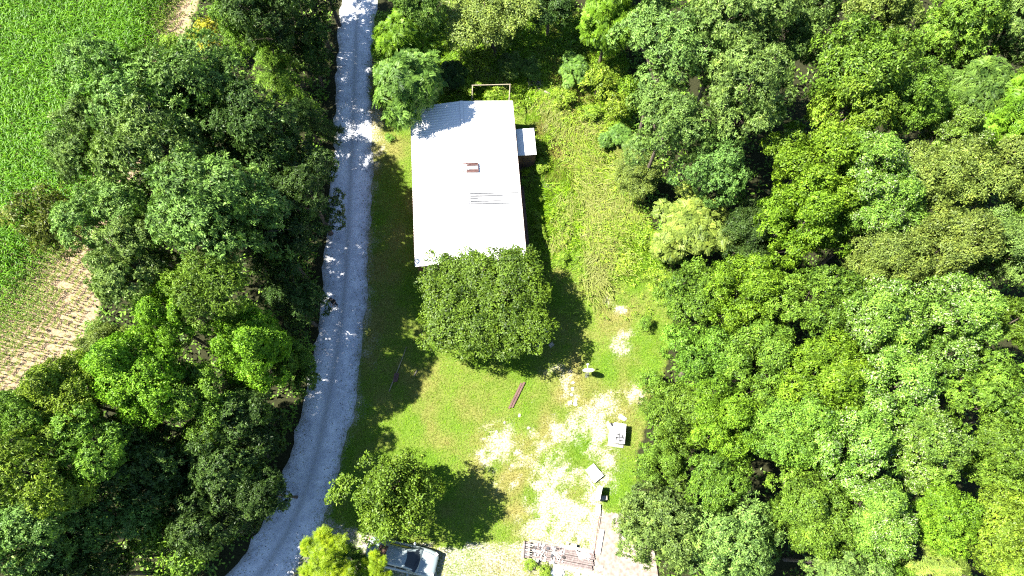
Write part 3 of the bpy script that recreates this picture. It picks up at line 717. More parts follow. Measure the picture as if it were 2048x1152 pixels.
mb = MB(); mb.box((0, 0, EAVE + RISE + .055), (.24, HL, .02)); roof = mb.build('roof', M['white_metal'], house)   # ridge cap carries the panels
for k in range(npan):
    y_ = -HL / 2 + pw * (k + .5)
    for side in (-1, 1):
        o = link('roof_panel', pm[(side, 0)], roof); o.location = (0, y_, 0)
        if side == 1 and abs(y_ - odd_y) < pw / 2:
            o.material_slots[0].link = 'OBJECT'; o.material_slots[0].material = M['old_metal']
            for j, (f0, f1) in enumerate([(.06, .98), (.06, .62), (.06, .2), (.06, .66), (.06, .96)]):
                mb = MB(); a, b_ = f0 * HW / 2, f1 * HW / 2; yy = -pw / 2 + pw * j / 4 * .97 + .012
                za, zb = EAVE + RISE * (1 - f0) + .018, EAVE + RISE * (1 - f1) + .018
                mb.grid([[(a, yy - .045, za), (a, yy + .045, za)], [(b_, yy - .03, zb), (b_, yy + .03, zb)]])
                q = mb.build('seam_strip', M['grey'], roof); q.location = (0, y_, .042)
for side in (-1, 1):
    mb = MB(); mb.box((side * (HW / 2 + .005), 0, EAVE - .06), (.03, HL, .14)); mb.build('fascia', M['skirting'], house)
# rusty ridge vent
vx0, vy = house_local(926, 337, 3.4); vx1, _ = house_local(957, 337, 3.4); vc = (vx0 + vx1) / 2; vw = vx1 - vx0
vz = EAVE + RISE * (1 - abs(vc) / (HW / 2)) + .075
mb = MB()
for d in (-1, 1):
    mb.box((vc, vy + d * .36, vz), (vw, .10, .10)); mb.box((vc + d * (vw / 2 - .03), vy, vz - .004), (.06, .62, .09))
vent = mb.build('roof_vent', M['rust'], roof)
for j, dy in enumerate((-.22, -.07, .08, .22)):
    mb = MB(); mb.box((vc, vy + dy, vz + .005), (vw - .13, .085, .02), rx=.25); mb.build('vent_slat', M['old_metal'] if j in (1, 2) else M['rust'], vent)
mb = MB(); mb.box((vc, vy, vz - .07), (vw - .1, .6, .02)); mb.build('vent_base', M['old_metal'], vent)

# small shed against the east wall
s0, s1, s2, s3 = at(1033, 258, 2.1), at(1069, 257, 2.1), at(1071, 308, 2.1), at(1036, 311, 2.1)
sc_ = (s0 + s1 + s2 + s3) / 4; sw, sl = (s1 - s0).length, (s0 - s3).length
shed = empty('lean_to_shed', (sc_.x, sc_.y, 0), HROT, 'small white-roofed lean-to shed against the right wall of the house', 'shed')
mb = MB(); mb.box((0, 0, 1.0), (sw - .1, sl - .16, 2.0)); mb.build('wall', M['siding'], shed)
for k in range(3):
    mb = MB(); mb.box(((k - 1) * sw / 3, 0, 2.075), (sw / 3 - .006, sl, .03), ry=.03); mb.build('roof_panel', M['white_metal'], shed)
mb = MB(); mb.box((0, -sl / 2 + .07, .75), (.7, .03, 1.45)); d_ = mb.build('door', M['skirting'], shed)
mb = MB(); mb.box((.26, -sl / 2 + .045, .8), (.03, .03, .14)); mb.build('door_handle', M['steel'], d_)
for dx, dy in ((.38, .55), (.42, .22), (.36, -.48)):
    mb = MB(); mb.tube([(dx, dy, 2.095), (dx + .06, dy + .12, 2.10)], .018, 5); mb.build('twig', M['bark'], shed)

# open timber frame behind the house
FZ = 2.1
f0, f1 = at(945, 171, FZ), at(1020, 169, FZ)
g0, g1 = at(943, 216, FZ), at(1017, 216, FZ)
fr = empty('porch_frame', (f0.x, f0.y, 0), 0, 'bare pale timber frame standing off the back wall of the house', 'frame')
def bar(name, a, b_, th, mat, parent, org):
    a, b_ = Vector(a) - org, Vector(b_) - org; d = b_ - a; mb = MB()
    m = d.to_track_quat('X', 'Z'); q = m.to_euler()
    g = bmesh.ops.create_cube(mb.bm, size=1, matrix=Matrix.Translation((a + b_) / 2) @ m.to_matrix().to_4x4() @ Matrix.Diagonal((d.length, th[0], th[1], 1)))
    return mb.build(name, mat, parent)
org = Vector((f0.x, f0.y, 0)); e = (f1 - f0).normalized() * .06
bar('front_beam', f0 - e, f1 + e, (.07, .09), M['timber'], fr, org)
for a, b_ in ((f0, g0), (f1, g1)):
    dd = (b_ - a).normalized(); bar('side_beam', a + dd * .05, b_, (.065, .085), M['timber'], fr, org)
    bar('post', (a.x, a.y, 0), (a.x, a.y, FZ - .05), (.07, .07), M['timber'], fr, org)

# ------------------------------------------------------------------ things lying in the yard
# satellite dish on a mast
p = at(1174, 751); dish = empty('satellite_dish', p, R(4), 'white satellite dish on a short mast standing in the grass', 'satellite dish')
mb = MB(); mb.tube([(0, 0, 0), (0, 0, 1.0)], .03, 8); mb.build('mast', M['steel'], dish)
mb = MB(); mb.box((0, 0, .01), (.3, .3, .02)); mb.build('foot_plate', M['grey'], dish)
el = R(32); prof = [(r, .55 * r * r) for r in (0.001, .1, .2, .3, .38, .42)] + [(.43, .105), (.42, .085), (.3, .035), (.001, -.012)]
mb = MB(); mb.lathe(prof, 28); q = mb.build('reflector', M['white_paint'], dish, True)
q.location = (0, .06, 1.12); q.rotation_euler = (-(math.pi / 2 - el), 0, 0); q.scale = (1.0, .95, 1)
mb = MB(); mb.tube([(0, .06, .80), (0, .42, .92), (0, .56, 1.14)], .022, 6); a_ = mb.build('feed_arm', M['white_paint'], dish)
mb = MB(); mb.box((0, .57, 1.18), (.16, .10, .09), bev=.015); mb.build('feed_horn', M['white_paint'], a_)

# packaged air conditioner on a pad
AZ = .78
p = at(1239, 866.5, AZ); acr = R(-8)
pad = MB(); pad.box((0, 0, .04), (1.12, 1.66, .08), bev=.01); po = pad.build('concrete_pad', M['concrete']); po.location = (p.x - .12, p.y - .06, 0); po.rotation_euler.z = acr
tag(po, 'pale concrete pad under the air conditioner', 'concrete pad')
ac = empty('air_conditioner', (p.x, p.y, .08), acr, 'boxy white outdoor air conditioner with a round fan on top', 'air conditioner')
hz = AZ - .08; aw, al = .84, 1.40
mb = MB(); mb.box((0, 0, hz / 2 - .01), (aw - .04, al - .04, hz - .03)); mb.build('cabinet', M['white_metal'], ac)
mb = MB(); mb.box((0, 0, hz), (aw, al, .035), bev=.008); top = mb.build('top_panel', M['white_metal'], ac)
fy_ = -.30
mb = MB(); mb.lathe([(.001, 0), (.285, 0), (.285, -.002)], 28, (0.02, fy_, hz + .021)); mb.build('fan_shade_disc', M['dark'], top)  # flat disc, shade of the fan recess painted as near-black colour
mb = MB()
for k in range(4):
    a0 = k * math.pi / 2 + .5
    for j in range(4):
        t0, t1 = a0 + j * .27, a0 + (j + 1) * .27
        r0, r1 = .06, .265 - .02 * abs(j - 1.5)
        v = [mb.bm.verts.new((.02 + r * math.cos(t), fy_ + r * math.sin(t), hz + .026 + .008 * (t - a0))) for r, t in ((r0, t0), (r1, t0), (r1, t1), (r0, t1))]
        mb.bm.faces.new(v)
mb.build('fan_blade', M['old_metal'], top)
mb = MB(); mb.lathe([(.001, .012), (.075, .01), (.08, 0)], 14, (.02, fy_, hz + .036)); mb.build('fan_hub', M['grey'], top)
mb = MB(); n2 = 28
for rr in (.29, .2): mb.tube([(.02 + rr * math.cos(2 * math.pi * k / n2), fy_ + rr * math.sin(2 * math.pi * k / n2), hz + .052) for k in range(n2 + 1)], .006 if rr < .28 else .014, 5, False)
for k in range(8):
    a0 = k * math.pi / 4; mb.tube([(.02 + .08 * math.cos(a0), fy_ + .08 * math.sin(a0), hz + .054), (.02 + .29 * math.cos(a0), fy_ + .29 * math.sin(a0), hz + .054)], .003, 4)
mb.build('fan_guard', M['grey'], top)
for k in range(5):
    mb = MB(); mb.box((-.28 + k * .14, -al / 2 + .005, hz - .13), (.11, .03, .16)); mb.build('louvre', M['black'], ac)
for k in range(6):
    mb = MB(); mb.box((aw / 2 - .008, .5 - k * .2, hz * .45), (.02, .15, hz * .6)); mb.build('side_grille', M['grey'], ac)
mb = MB()
dp = [(-aw / 2 + .03, .30, .40), (-aw / 2 - .13, .28, .46), (-aw / 2 - .28, .36, .50), (-aw / 2 - .40, .56, .48), (-aw / 2 - .46, .78, .42)]
mb.tube(dp, [.20, .19, .17, .13, .04], 12); mb.build('air_duct', M['white_paint'], ac, True)
# loose panels
def flat(name, px4, th, z, mat, label, cat, lift=0.0, group=None):
    pts = [at(x, y, z) for x, y in px4]; c = sum(pts, Vector()) / 4
    mb = MB(); mb.poly([(q.x - c.x, q.y - c.y, z - (c.z) + lift * k) for k, q in enumerate(pts)], th)
    o = mb.build(name, mat); o.location = c; return tag(o, label, cat, group)
flat('metal_panel', [(1236, 835), (1241, 828), (1254, 837), (1249, 842)], .05, .10, M['white_paint'], 'small white panel lying above the air conditioner', 'panel')
flat('white_board', [(1171, 940), (1187, 927), (1207.5, 951), (1190, 965)], .07, .22, M['white_paint'], 'plain white rectangular board lying on the bare ground', 'board')
def beam(name, a, b_, z, wd, th, mat, label, cat, z2=None, group=None):
    A, B_ = at(*a, z), at(*b_, z if z2 is None else z2); c = (A + B_) / 2; d = B_ - A
    mb = MB(); bmesh.ops.create_cube(mb.bm, size=1, matrix=d.to_track_quat('X', 'Z').to_matrix().to_4x4() @ Matrix.Diagonal((d.length, wd, th, 1)))
    o = mb.build(name, mat); o.location = c; return tag(o, label, cat, group)
beam('white_pipe', (1172, 951), (1190, 976), .06, .07, .07, M['white_paint'], 'thin white length of trim lying beside the white board', 'trim')
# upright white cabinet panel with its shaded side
p = at(1197, 987, .45); q = empty('utility_cabinet', (p.x, p.y, 0), R(-14), 'narrow white cabinet standing at the top of the broken slab', 'cabinet')
mb = MB(); mb.box((0, 0, .45), (.22, .95, .90), bev=.01); mb.build('body', M['white_paint'], q)
mb = MB(); mb.box((0, 0, .915), (.27, 1.0, .03)); mb.build('lid', M['white_paint'], q)
mb = MB(); mb.box((.12, 0, .45), (.015, .8, .7)); mb.build('door', M['concrete'], q)  # no real door: darker panel painting the shade on the cabinet's right side
p = at(1208, 996); mb = MB(); mb.box((0, 0, .14), (.42, .30, .28), bev=.03); o = mb.build('stone_block', M['concrete']); o.location = (p.x, p.y, 0)
tag(o, 'pale stone block at the foot of the narrow white cabinet', 'block')
p = at(1196, 1020); mb = MB(); mb.box((0, 0, .09), (.30, .75, .18), bev=.01); o = mb.build('white_block', M['white_paint']); o.location = (p.x, p.y, 0); o.rotation_euler.z = R(-6)
tag(o, 'white block lying between the narrow cabinet and the slab', 'block')
# two brown planks side by side
pk = []
for k, (a, b_, z) in enumerate((((1049, 764), (1024, 815), .07), ((1043, 766), (1018, 817), .06))):
    beam('brown_plank', a, b_, z, .135, .09, M['brown_timber'], ('right' if k == 0 else 'left') + ' one of two brown planks lying side by side in the lawn', 'plank')
# fallen pole in the shade and a short one on the grass
A, B_ = at(813, 694, .12), at(778, 783, .08); c = (A + B_) / 2; mb = MB(); mb.tube([A - c, (A - c) * .3 + Vector((.04, .03, .03)), B_ - c], [.02, .03, .038], 7)
o = mb.build('fallen_pole', M['timber']); o.location = c; tag(o, 'long thin pale pole lying in the shade left of the round tree', 'pole')
A, B_ = at(834, 741, .06), at(828, 752, .06); c = (A + B_) / 2; mb = MB(); mb.tube([A - c, B_ - c], .05, 6)
o = mb.build('stick', M['timber']); o.location = c; tag(o, 'short pale stick on sunlit grass below the round tree', 'stick')
# stump-like pile of rotten wood by the pole
p = at(791, 755); mb = MB()
for k in range(4): mb.tube([(-.12 + .08 * k, -.35, .08 + .04 * (k % 2)), (-.02 + .08 * k, .3, .10)], .06, 6)
o = mb.build('rotten_log', M['brown_timber']); o.location = (p.x, p.y, 0); tag(o, 'crumbling brown log against the long thin pole', 'log')
# grey bin in the shade of the round tree
p = at(1095, 661); q = empty('plastic_crate', (p.x, p.y, 0), R(40), 'grey plastic crate half hidden in the shade of the round tree', 'crate')
mb = MB(); mb.box((0, 0, .16), (.36, .36, .32), bev=.02); mb.build('body', M['grey'], q)
mb = MB(); mb.box((0, 0, .335), (.40, .40, .03), bev=.01); mb.build('lid', M['old_metal'], q)
# brush pile and log near the top of the yard
p = at(1071, 168); mb = MB(); rg = np.random.default_rng(4)
for k in range(34):
    a = rg.uniform(0, 6.28); d = np.array([math.cos(a), math.sin(a)]) * rg.uniform(.3, .75); m_ = rg.normal(0, .22, 2); z_ = rg.uniform(.05, .42)
    mb.tube([(m_[0] - d[0], m_[1] - d[1], z_), (m_[0], m_[1], z_ + .08), (m_[0] + d[0], m_[1] + d[1], z_ * .6)], [.03, .035, .015], 5)
o = mb.build('brush_pile', M['grey_timber']); o.location = (p.x, p.y, 0); tag(o, 'heap of dead brown branches at the top of the yard', 'brush pile')
beam('fallen_log', (1089, 183), (1100, 189), .35, .16, .16, M['timber'], 'short pale log lying right of the heap of dead branches', 'log')
beam('thin_branch', (1052, 189), (1060, 198), .35, .06, .06, M['timber'], 'thin pale branch in tall grass left of the pale log', 'branch')
# loose white stones and scraps
rg = np.random.default_rng(9)
def rock(px, py, r, label, cat, mat, name='stone', group=None):
    mb = MB(); g = bmesh.ops.create_icosphere(mb.bm, subdivisions=2, radius=1)
    for v in g['verts']: v.co = v.co * (1 + .22 * rg.normal()); v.co.z *= .45
    p = at(px, py); o = mb.build(name, mat); o.location = (p.x, p.y, r * .18); o.scale = (r, r * rg.uniform(.7, 1.2), r); o.rotation_euler.z = rg.uniform(0, 6); return tag(o, label, cat, group)
for x, y, r in ((1145, 778, .12), (1143, 790, .11), (1140, 806, .16), (1150, 808, .14), (1146, 765, .10), (1152, 800, .11)):
    rock(x, y, r, 'white stone in the short row of stones above the bare patch', 'stone', M['white_paint'], group='row of white stones in the lawn')
for x, y, r in ((1039, 831, .13), (1057, 856, .12), (993, 864, .10), (1009, 845, .10)):
    rock(x, y, r, 'small pale stone on the lawn below the brown planks', 'stone', M['concrete'], group='stones below the planks')
rock(1076, 694, .16, 'pale rubble stone in the shade right of the round tree trunk', 'stone', M['concrete'])
rock(1103, 690, .18, 'flat pale stone in the shade at the lower rim of the round tree shadow', 'stone', M['concrete'])

# ------------------------------------------------------------------ broken slab, deck and debris at the lower right
SZ = .14
pts = [at(x, y, SZ) for x, y in [(1204, 1030), (1226, 1026), (1300, 1040), (1320, 1178), (1222, 1153), (1184, 1142), (1190, 1106)]]
c = sum(pts, Vector()) / len(pts)
slab = MB().poly([(q.x - c.x, q.y - c.y, 0) for q in pts], SZ - .004).build('concrete_slab', M['pink_slab']); slab.location = c
tag(slab, 'pinkish broken concrete slab partly under the bluish tree', 'slab')
flat('white_curb', [(1200, 1058), (1208.5, 1060), (1200, 1109), (1190.5, 1107)], .10, .26, M['white_paint'], 'wide white board lying along the left edge of the slab', 'board')
beam('rusty_pipe', (1199, 1033), (1188.5, 1107), .2, .05, .06, M['rust'], 'thin rusty pipe running along the white board', 'pipe')
beam('rusty_pipe', (1188, 1108), (1183.5, 1141), .2, .035, .05, M['char'], 'thin dark pipe between the deck and the slab', 'pipe')
deck = empty('wooden_deck', at(1120, 1108), 0, 'weathered grey wooden deck strewn with white debris at the bottom', 'deck')
do = Vector(deck.location)
DA, DB, DC, DD = [at(x, y, .30) for x, y in ((1068, 1084), (1188, 1107), (1183, 1141), (1063, 1117))]
npk = 8
for k in range(npk):
    t0, t1 = k / npk + .012, (k + 1) / npk - .012
    q4 = [DA.lerp(DD, t0), DB.lerp(DC, t0), DB.lerp(DC, t1), DA.lerp(DD, t1)]
    sh = Vector(((k % 3) * .05, 0, -.012 * ((k * 7) % 3)))
    MB().poly([tuple(q - do + sh) for q in q4], .05).build('plank', M['grey_timber'], deck)
MB().poly([tuple(q - do) for q in [DA.lerp(DD, .02) - Vector((0, 0, .08)), DB.lerp(DC, .02) - Vector((0, 0, .08)), DB.lerp(DC, .98) - Vector((0, 0, .08)), DA.lerp(DD, .98) - Vector((0, 0, .08))]], .2).build('joists', M['char'], deck)
for k in range(7):                                      # step treads at its left end
    t0, t1 = k / 7 + .02, (k + 1) / 7 - .03
    a4 = [at(1052, 1083, .3).lerp(at(1050, 1116, .3), t0), at(1061, 1084, .3).lerp(at(1058, 1117, .3), t0), at(1061, 1084, .3).lerp(at(1058, 1117, .3), t1), at(1052, 1083, .3).lerp(at(1050, 1116, .3), t1)]
    MB().poly([tuple(q - do) for q in a4], .06).build('step_slat', M['old_metal'] if k % 2 else M['grey_timber'], deck)
bar('step_beam', at(1049, 1082, .2), at(1047, 1118, .2), (.08, .2), M['grey_timber'], deck, do)
bar('edge_beam', at(1058, 1080, .28), at(1120, 1091, .28), (.14, .14), M['timber'], deck, do)
bar('edge_beam', at(1120, 1091.5, .28), at(1186, 1104, .28), (.16, .14), M['white_paint'], deck, do)
beam('white_beam', (1108, 1130), (1222, 1157), .2, .17, .14, M['white_paint'], 'long white beam along the lower edge of the deck and slab', 'beam')
flat('white_sheet', [(1152, 1103), (1178, 1107), (1182, 1114), (1160, 1119)], .02, .345, M['white_paint'], 'crumpled white sheet lying on the right half of the deck', 'sheet')
rg = np.random.default_rng(31)
for k in range(56):
    f = rg.random() ** 1.4; x, y = 1068 + 62 * f, 1087 + rg.random() * 34 + f * 8
    if rg.random() < .35: x, y = rg.uniform(1070, 1180), rg.uniform(1088, 1112) + (rg.random() - .3) * 16
    p = at(x, y, .33); mb = MB(); kind = rg.random()
    if kind < .6: mb.box((0, 0, .03), (rg.uniform(.08, .28), rg.uniform(.06, .18), .03), rx=rg.normal(0, .25), ry=rg.normal(0, .25))
    else: mb.box((0, 0, .03), (rg.uniform(.25, .6), .035, .03), ry=rg.normal(0, .1))
    mk = 'white_paint' if rg.random() < .72 else 'char' if rg.random() < .4 else 'grey'
    o = mb.build('debris_scrap', M[mk]); o.location = (p.x, p.y, .31); o.rotation_euler.z = rg.uniform(0, 6.28)
    side = 'left half' if x < 1110 else 'right half'
    what = {'white_paint': 'white', 'char': 'charred black', 'grey': 'dark grey'}[mk] + (' flat scrap' if kind < .6 else ' thin lath')
    tag(o, what + ' strewn on the ' + side + ' of the weathered deck', 'debris', what + 's on the ' + side + ' of the deck')
rock(1201, 1136, .16, 'white stone lying on the pinkish slab', 'stone', M['white_paint']).location.z = SZ + .03
for x, y, r in ((1113, 1138, .3), (1122, 1144, .22), (1105, 1146, .2), (1155, 1150, .18), (1170, 1152, .16), (1118, 1150, .25)):
    rock(x, y, r, 'pale rubble lump below the long white beam', 'rubble', M['white_paint'], 'stone', 'rubble below the beam')

# ------------------------------------------------------------------ parked car
p = at(806, 1113); car = empty('parked_car', (p.x, p.y, 0), R(-12), 'pale silver-white sedan parked under the leafy shrub tree', 'car')
def loft(stations, mat, name, parent, smooth_=True):
    P = []
    for x, half in stations:
        ring = [(x, y, z) for y, z in half] + [(x, -y, z) for y, z in half[::-1]]
        P.append(ring + [ring[0]])
    mb = MB(); mb.grid(P)
    for ring in (P[0], P[-1]):
        try: mb.bm.faces.new([mb.bm.verts.new(q) for q in ring[:-1]])
        except ValueError: pass
    return mb.build(name, mat, parent, smooth_)
def sect(wd, top, belt): return [(0.0, top), (wd * .45, top - .008), (wd * .8, top - .035), (wd * .95, belt), (wd, belt - .14), (wd * .985, .48), (wd * .95, .28), (wd * .86, .19), (0.0, .18)]
st_ = [(-2.42, sect(.66, .78, .70)), (-2.38, sect(.74, .86, .76)), (-2.25, sect(.82, .93, .84)), (-1.9, sect(.88, .96, .88)), (-1.3, sect(.90, .97, .90)), (-.6, sect(.905, .965, .90)), (.3, sect(.905, .955, .89)),
       (.95, sect(.90, .95, .87)), (1.4, sect(.885, .91, .83)), (1.85, sect(.86, .84, .77)), (2.15, sect(.80, .77, .71)), (2.32, sect(.71, .70, .65)), (2.42, sect(.58, .62, .58)), (2.45, sect(.50, .56, .53))]
body = loft(st_, M['car_paint'], 'body', car)
def gh(wd, top): return [(0.0, top), (wd * .5, top - .008), (wd * .84, top - .04), (wd * .97, top - .10), (wd + (1.44 - top) * .0 + .16, .90), (0.0, .90)]
gst = [(-1.78, [(0, .955), (.35, .953), (.58, .948), (.66, .94), (.72, .90), (0, .90)]), (-1.45, gh(.62, 1.10)), (-1.0, gh(.60, 1.335)), (-.75, gh(.60, 1.40)), (-.3, gh(.605, 1.435)), (.2, gh(.60, 1.42)), (.42, gh(.59, 1.385)),
       (.75, gh(.63, 1.20)), (1.05, gh(.68, 1.03)), (1.34, [(0, .935), (.4, .932), (.64, .925), (.74, .915), (.82, .88), (0, .88)])]
cab = loft(gst, M['car_paint'], 'cabin', car)
def surf_z(x, y):                                      # height of the cabin shell
    xs = [s_[0] for s_ in gst]; k = max(0, min(len(xs) - 2, int(np.searchsorted(xs, x)) - 1)); t = (x - xs[k]) / (xs[k + 1] - xs[k])
    f = lambda h: float(np.interp(abs(y), [q[0] for q in h[:-1]], [q[1] for q in h[:-1]]))
    return f(gst[k][1]) * (1 - t) + f(gst[k + 1][1]) * t
def patch(name, x0, x1, w0, w1, bow, mat, nx_=8, ny_=10, up=.008):
    P = []
    for i_ in range(nx_ + 1):
        t = i_ / nx_; P.append([])
        for j in range(ny_ + 1):
            u = -1 + 2 * j / ny_; y = u * (w0 + (w1 - w0) * t); x = x0 + (x1 - x0) * t - bow * u * u * (1 if x1 > 0 else -1)
            P[-1].append((x, y, surf_z(x, y) + up))
    return MB().grid(P).build(name, mat, cab, True)
patch('windshield', .46, 1.30, .56, .745, .16, M['glass'])
patch('rear_window', -.98, -1.60, .50, .58, .08, M['reflection_glass'])
for sd_ in (-1, 1):
    for x0, x1 in ((-.92, -.22), (-.14, .55)):
        mb = MB(); P = []
        for xx in np.linspace(x0, x1, 5):
            ztop = min(surf_z(xx, .55) - .10, 1.28); P.append([(xx, sd_ * (.60 + .165 * ((1.34 - z) / .44)) + sd_ * .012, z) for z in np.linspace(.95, ztop, 3)])
        mb.grid(P).build('side_window', M['glass'], cab)
        mb = MB(); mb.box(((x0 + x1) / 2 - .2, sd_ * .905, .80), (.16, .02, .03)); mb.build('door_handle', M['car_paint'], body)
    mb = MB(); mb.box((.72, sd_ * 1.0, .98), (.12, .20, .13), bev=.03); mb.build('mirror', M['car_paint'], body)
    mb = MB(); mb.box((2.24, sd_ * .60, .665), (.22, .30, .10), rz=-sd_ * .55, ry=.35, bev=.02); mb.build('headlight', M['lamp'], body)
    mb = MB(); mb.box((-2.36, sd_ * .58, .74), (.10, .32, .14), rz=sd_ * .2, bev=.02); mb.build('tail_light', M['red_lamp'], body)
    for wx in (-1.4, 1.42):
        mb = MB(); P = []
        for r_, o_ in ((.20, -.09), (.30, -.10), (.325, -.06), (.325, .06), (.30, .10), (.20, .09)):
            P.append([(wx + r_ * math.cos(2 * math.pi * k / 20), sd_ * .80 + o_, .325 + r_ * math.sin(2 * math.pi * k / 20)) for k in range(21)])
        wh = mb.grid(P).build('tyre', M['rubber'], car, True)
        mb = MB(); mb.tube([(wx, sd_ * .74, .325), (wx, sd_ * .885, .325)], .20, 16); mb.build('rim', M['steel'], wh)
for yy in (-.005,):
    mb = MB(); P = [[(x, y, 0) for y in (-1, 1)] for x in (0, 1)]
mb = MB()
for sg in (-1, 1): mb.tube([(1.26, sg * .70, .925), (1.8, sg * .66, .865), (2.2, sg * .55, .765)], .006, 4)
mb.tube([(1.26, y, .95 - .035 * abs(y) / .7) for y in np.linspace(-.7, .7, 7)], .006, 4)
mb.build('bonnet_seam', M['black'], body)
mb = MB(); mb.box((2.43, 0, .50), (.06, .7, .12), bev=.01); mb.build('grille', M['black'], body)
for a in ((.2, .45), (-.35, .5)):
    mb = MB(); mb.tube([(1.20 - .02, a[0] - .1, surf_z(1.18, a[0] - .1) + .02), (1.02, a[0] - .55, surf_z(1.02, a[0] - .55) + .022)], .01, 5); mb.build('wiper', M['black'], cab)
mb = MB(); mb.box((-2.47, 0, .72), (.015, .32, .12)); mb.build('number_plate', M['white_paint'], body)

# ------------------------------------------------------------------ person standing on the road
p = at(672, 611, .05); person = empty('person', (p.x, p.y, .05), R(-8), 'person in dark clothing standing on the shaded gravel road', 'person')
def skin_obj(name, verts, edges, rad, mat, root, sub=2):
    me = bpy.data.meshes.new(name); me.from_pydata(verts, edges, []); o = link(name, me, person, mat)
    sm = o.modifiers.new('skin', 'SKIN'); o.modifiers.new('subdivision', 'SUBSURF').levels = sub; o.modifiers['subdivision'].render_levels = sub
    sm.use_smooth_shade = True
    for k, v in enumerate(me.skin_vertices[0].data): v.radius = rad[k] if hasattr(rad[k], '__len__') else (rad[k], rad[k]); v.use_root = (k == root)
    return o
Vb, Eb, Rb = [], [], []
def bv(co, r, par=None):
    Vb.append(co); Rb.append(r)
    if par is not None: Eb.append((par, len(Vb) - 1))
    return len(Vb) - 1
pel = bv((0, 0, .95), (.15, .11)); wa = bv((0, .005, 1.12), (.135, .10), pel); ch = bv((0, .01, 1.32), (.165, .115), wa); nk = bv((0, 0, 1.47), .055, ch)
jaw = bv((0, -.03, 1.56), (.065, .075), nk); hd = bv((0, -.015, 1.64), (.078, .095), jaw); tp = bv((0, 0, 1.71), (.06, .075), hd)
nose = bv((0, -.118, 1.605), .014, hd)
for sg in (-1, 1):
    sh = bv((sg * .185, .01, 1.40), .062, ch); el_ = bv((sg * .245, -.01, 1.13), .045, sh); wr = bv((sg * .10, -.25, 1.10), .03, el_); hand = bv((sg * .07, -.31, 1.10), (.036, .02), wr)
    for k in range(4):
        f1_ = bv((sg * (.03 + .018 * k), -.365 + .008 * abs(k - 1.5), 1.105), .0095, hand); bv((sg * (.015 + .018 * k), -.385, 1.075), .008, f1_)
    th_ = bv((sg * .035, -.30, 1.125), .011, hand); bv((sg * .012, -.335, 1.135), .009, th_)
    hip = bv((sg * .095, 0, .88), .088, pel); kn = bv((sg * .115, -.015, .48), .058, hip); an = bv((sg * .125, .02, .09), .042, kn); bv((sg * .14, -.13, .035), .032, an)
skin_obj('body', Vb, Eb, Rb, M['skin'], pel)
sv_ = [(0, 0, .90), (0, .005, 1.12), (0, .01, 1.32), (0, 0, 1.44), (.19, .01, 1.40), (.235, 0, 1.20), (-.19, .01, 1.40), (-.235, 0, 1.20)]
skin_obj('shirt', sv_, [(0, 1), (1, 2), (2, 3), (2, 4), (4, 5), (2, 6), (6, 7)], [(.175, .135), (.16, .12), (.19, .135), .07, .078, .064, .078, .064], M['cloth'], 1)
tv = [(0, 0, .97), (.1, 0, .86), (.117, -.015, .48), (.126, .02, .12), (-.1, 0, .86), (-.117, -.015, .48), (-.126, .02, .12)]
skin_obj('trousers', tv, [(0, 1), (1, 2), (2, 3), (0, 4), (4, 5), (5, 6)], [(.168, .128), .104, .076, .066, .104, .076, .066], M['denim'], 0)
for sg in (-1, 1): skin_obj('shoe', [(sg * .125, .06, .05), (sg * .132, -.05, .045), (sg * .145, -.17, .04)], [(0, 1), (1, 2)], [.052, .055, .045], M['shoe'], 1)
skin_obj('hair', [(0, .045, 1.60), (0, .03, 1.69), (0, -.035, 1.735)], [(0, 1), (1, 2)], [(.082, .075), (.088, .085), (.07, .06)], M['hair'], 1)
for sg in (-1, 1):
    mb = MB(); bmesh.ops.create_icosphere(mb.bm, subdivisions=1, radius=.011, matrix=Matrix.Translation((sg * .034, -.108, 1.645))); mb.build('eye', M['white_paint'], person)
mb = MB(); mb.box((0, -.105, 1.565), (.05, .012, .01)); mb.build('mouth', M['red_lamp'], person)

# ------------------------------------------------------------------ weeds and bushes in the yard
G1 = 'weeds along the house wall'
WORD = ['first', 'second', 'third', 'fourth', 'fifth', 'sixth', 'seventh', 'eighth', 'ninth', 'tenth', 'eleventh', 'lowest']
WY = [282, 300, 305, 335, 345, 365, 372, 400, 432, 455, 470, 508]
for x, y, r, m_ in ((1057, 305, 10, 'bright'), (1050, 345, 9, 'lime'), (1048, 365, 10, 'bright'), (1062, 372, 8, 'weed'), (1082, 335, 16, 'weed'), (1078, 400, 9, 'weed'), (1073, 432, 13, 'weed'), (1080, 455, 12, 'weed'), (1085, 470, 10, 'weed'),
                    (1066, 282, 14, 'weed'), (1080, 300, 13, 'weed'), (1072, 508, 8, 'weed')):
    tree(x, y, r, .9, 'bush', m_, WORD[WY.index(y)] + ' leafy weed down the right wall of the house, counted from the shed', name='weed', cat='weed', group=G1)
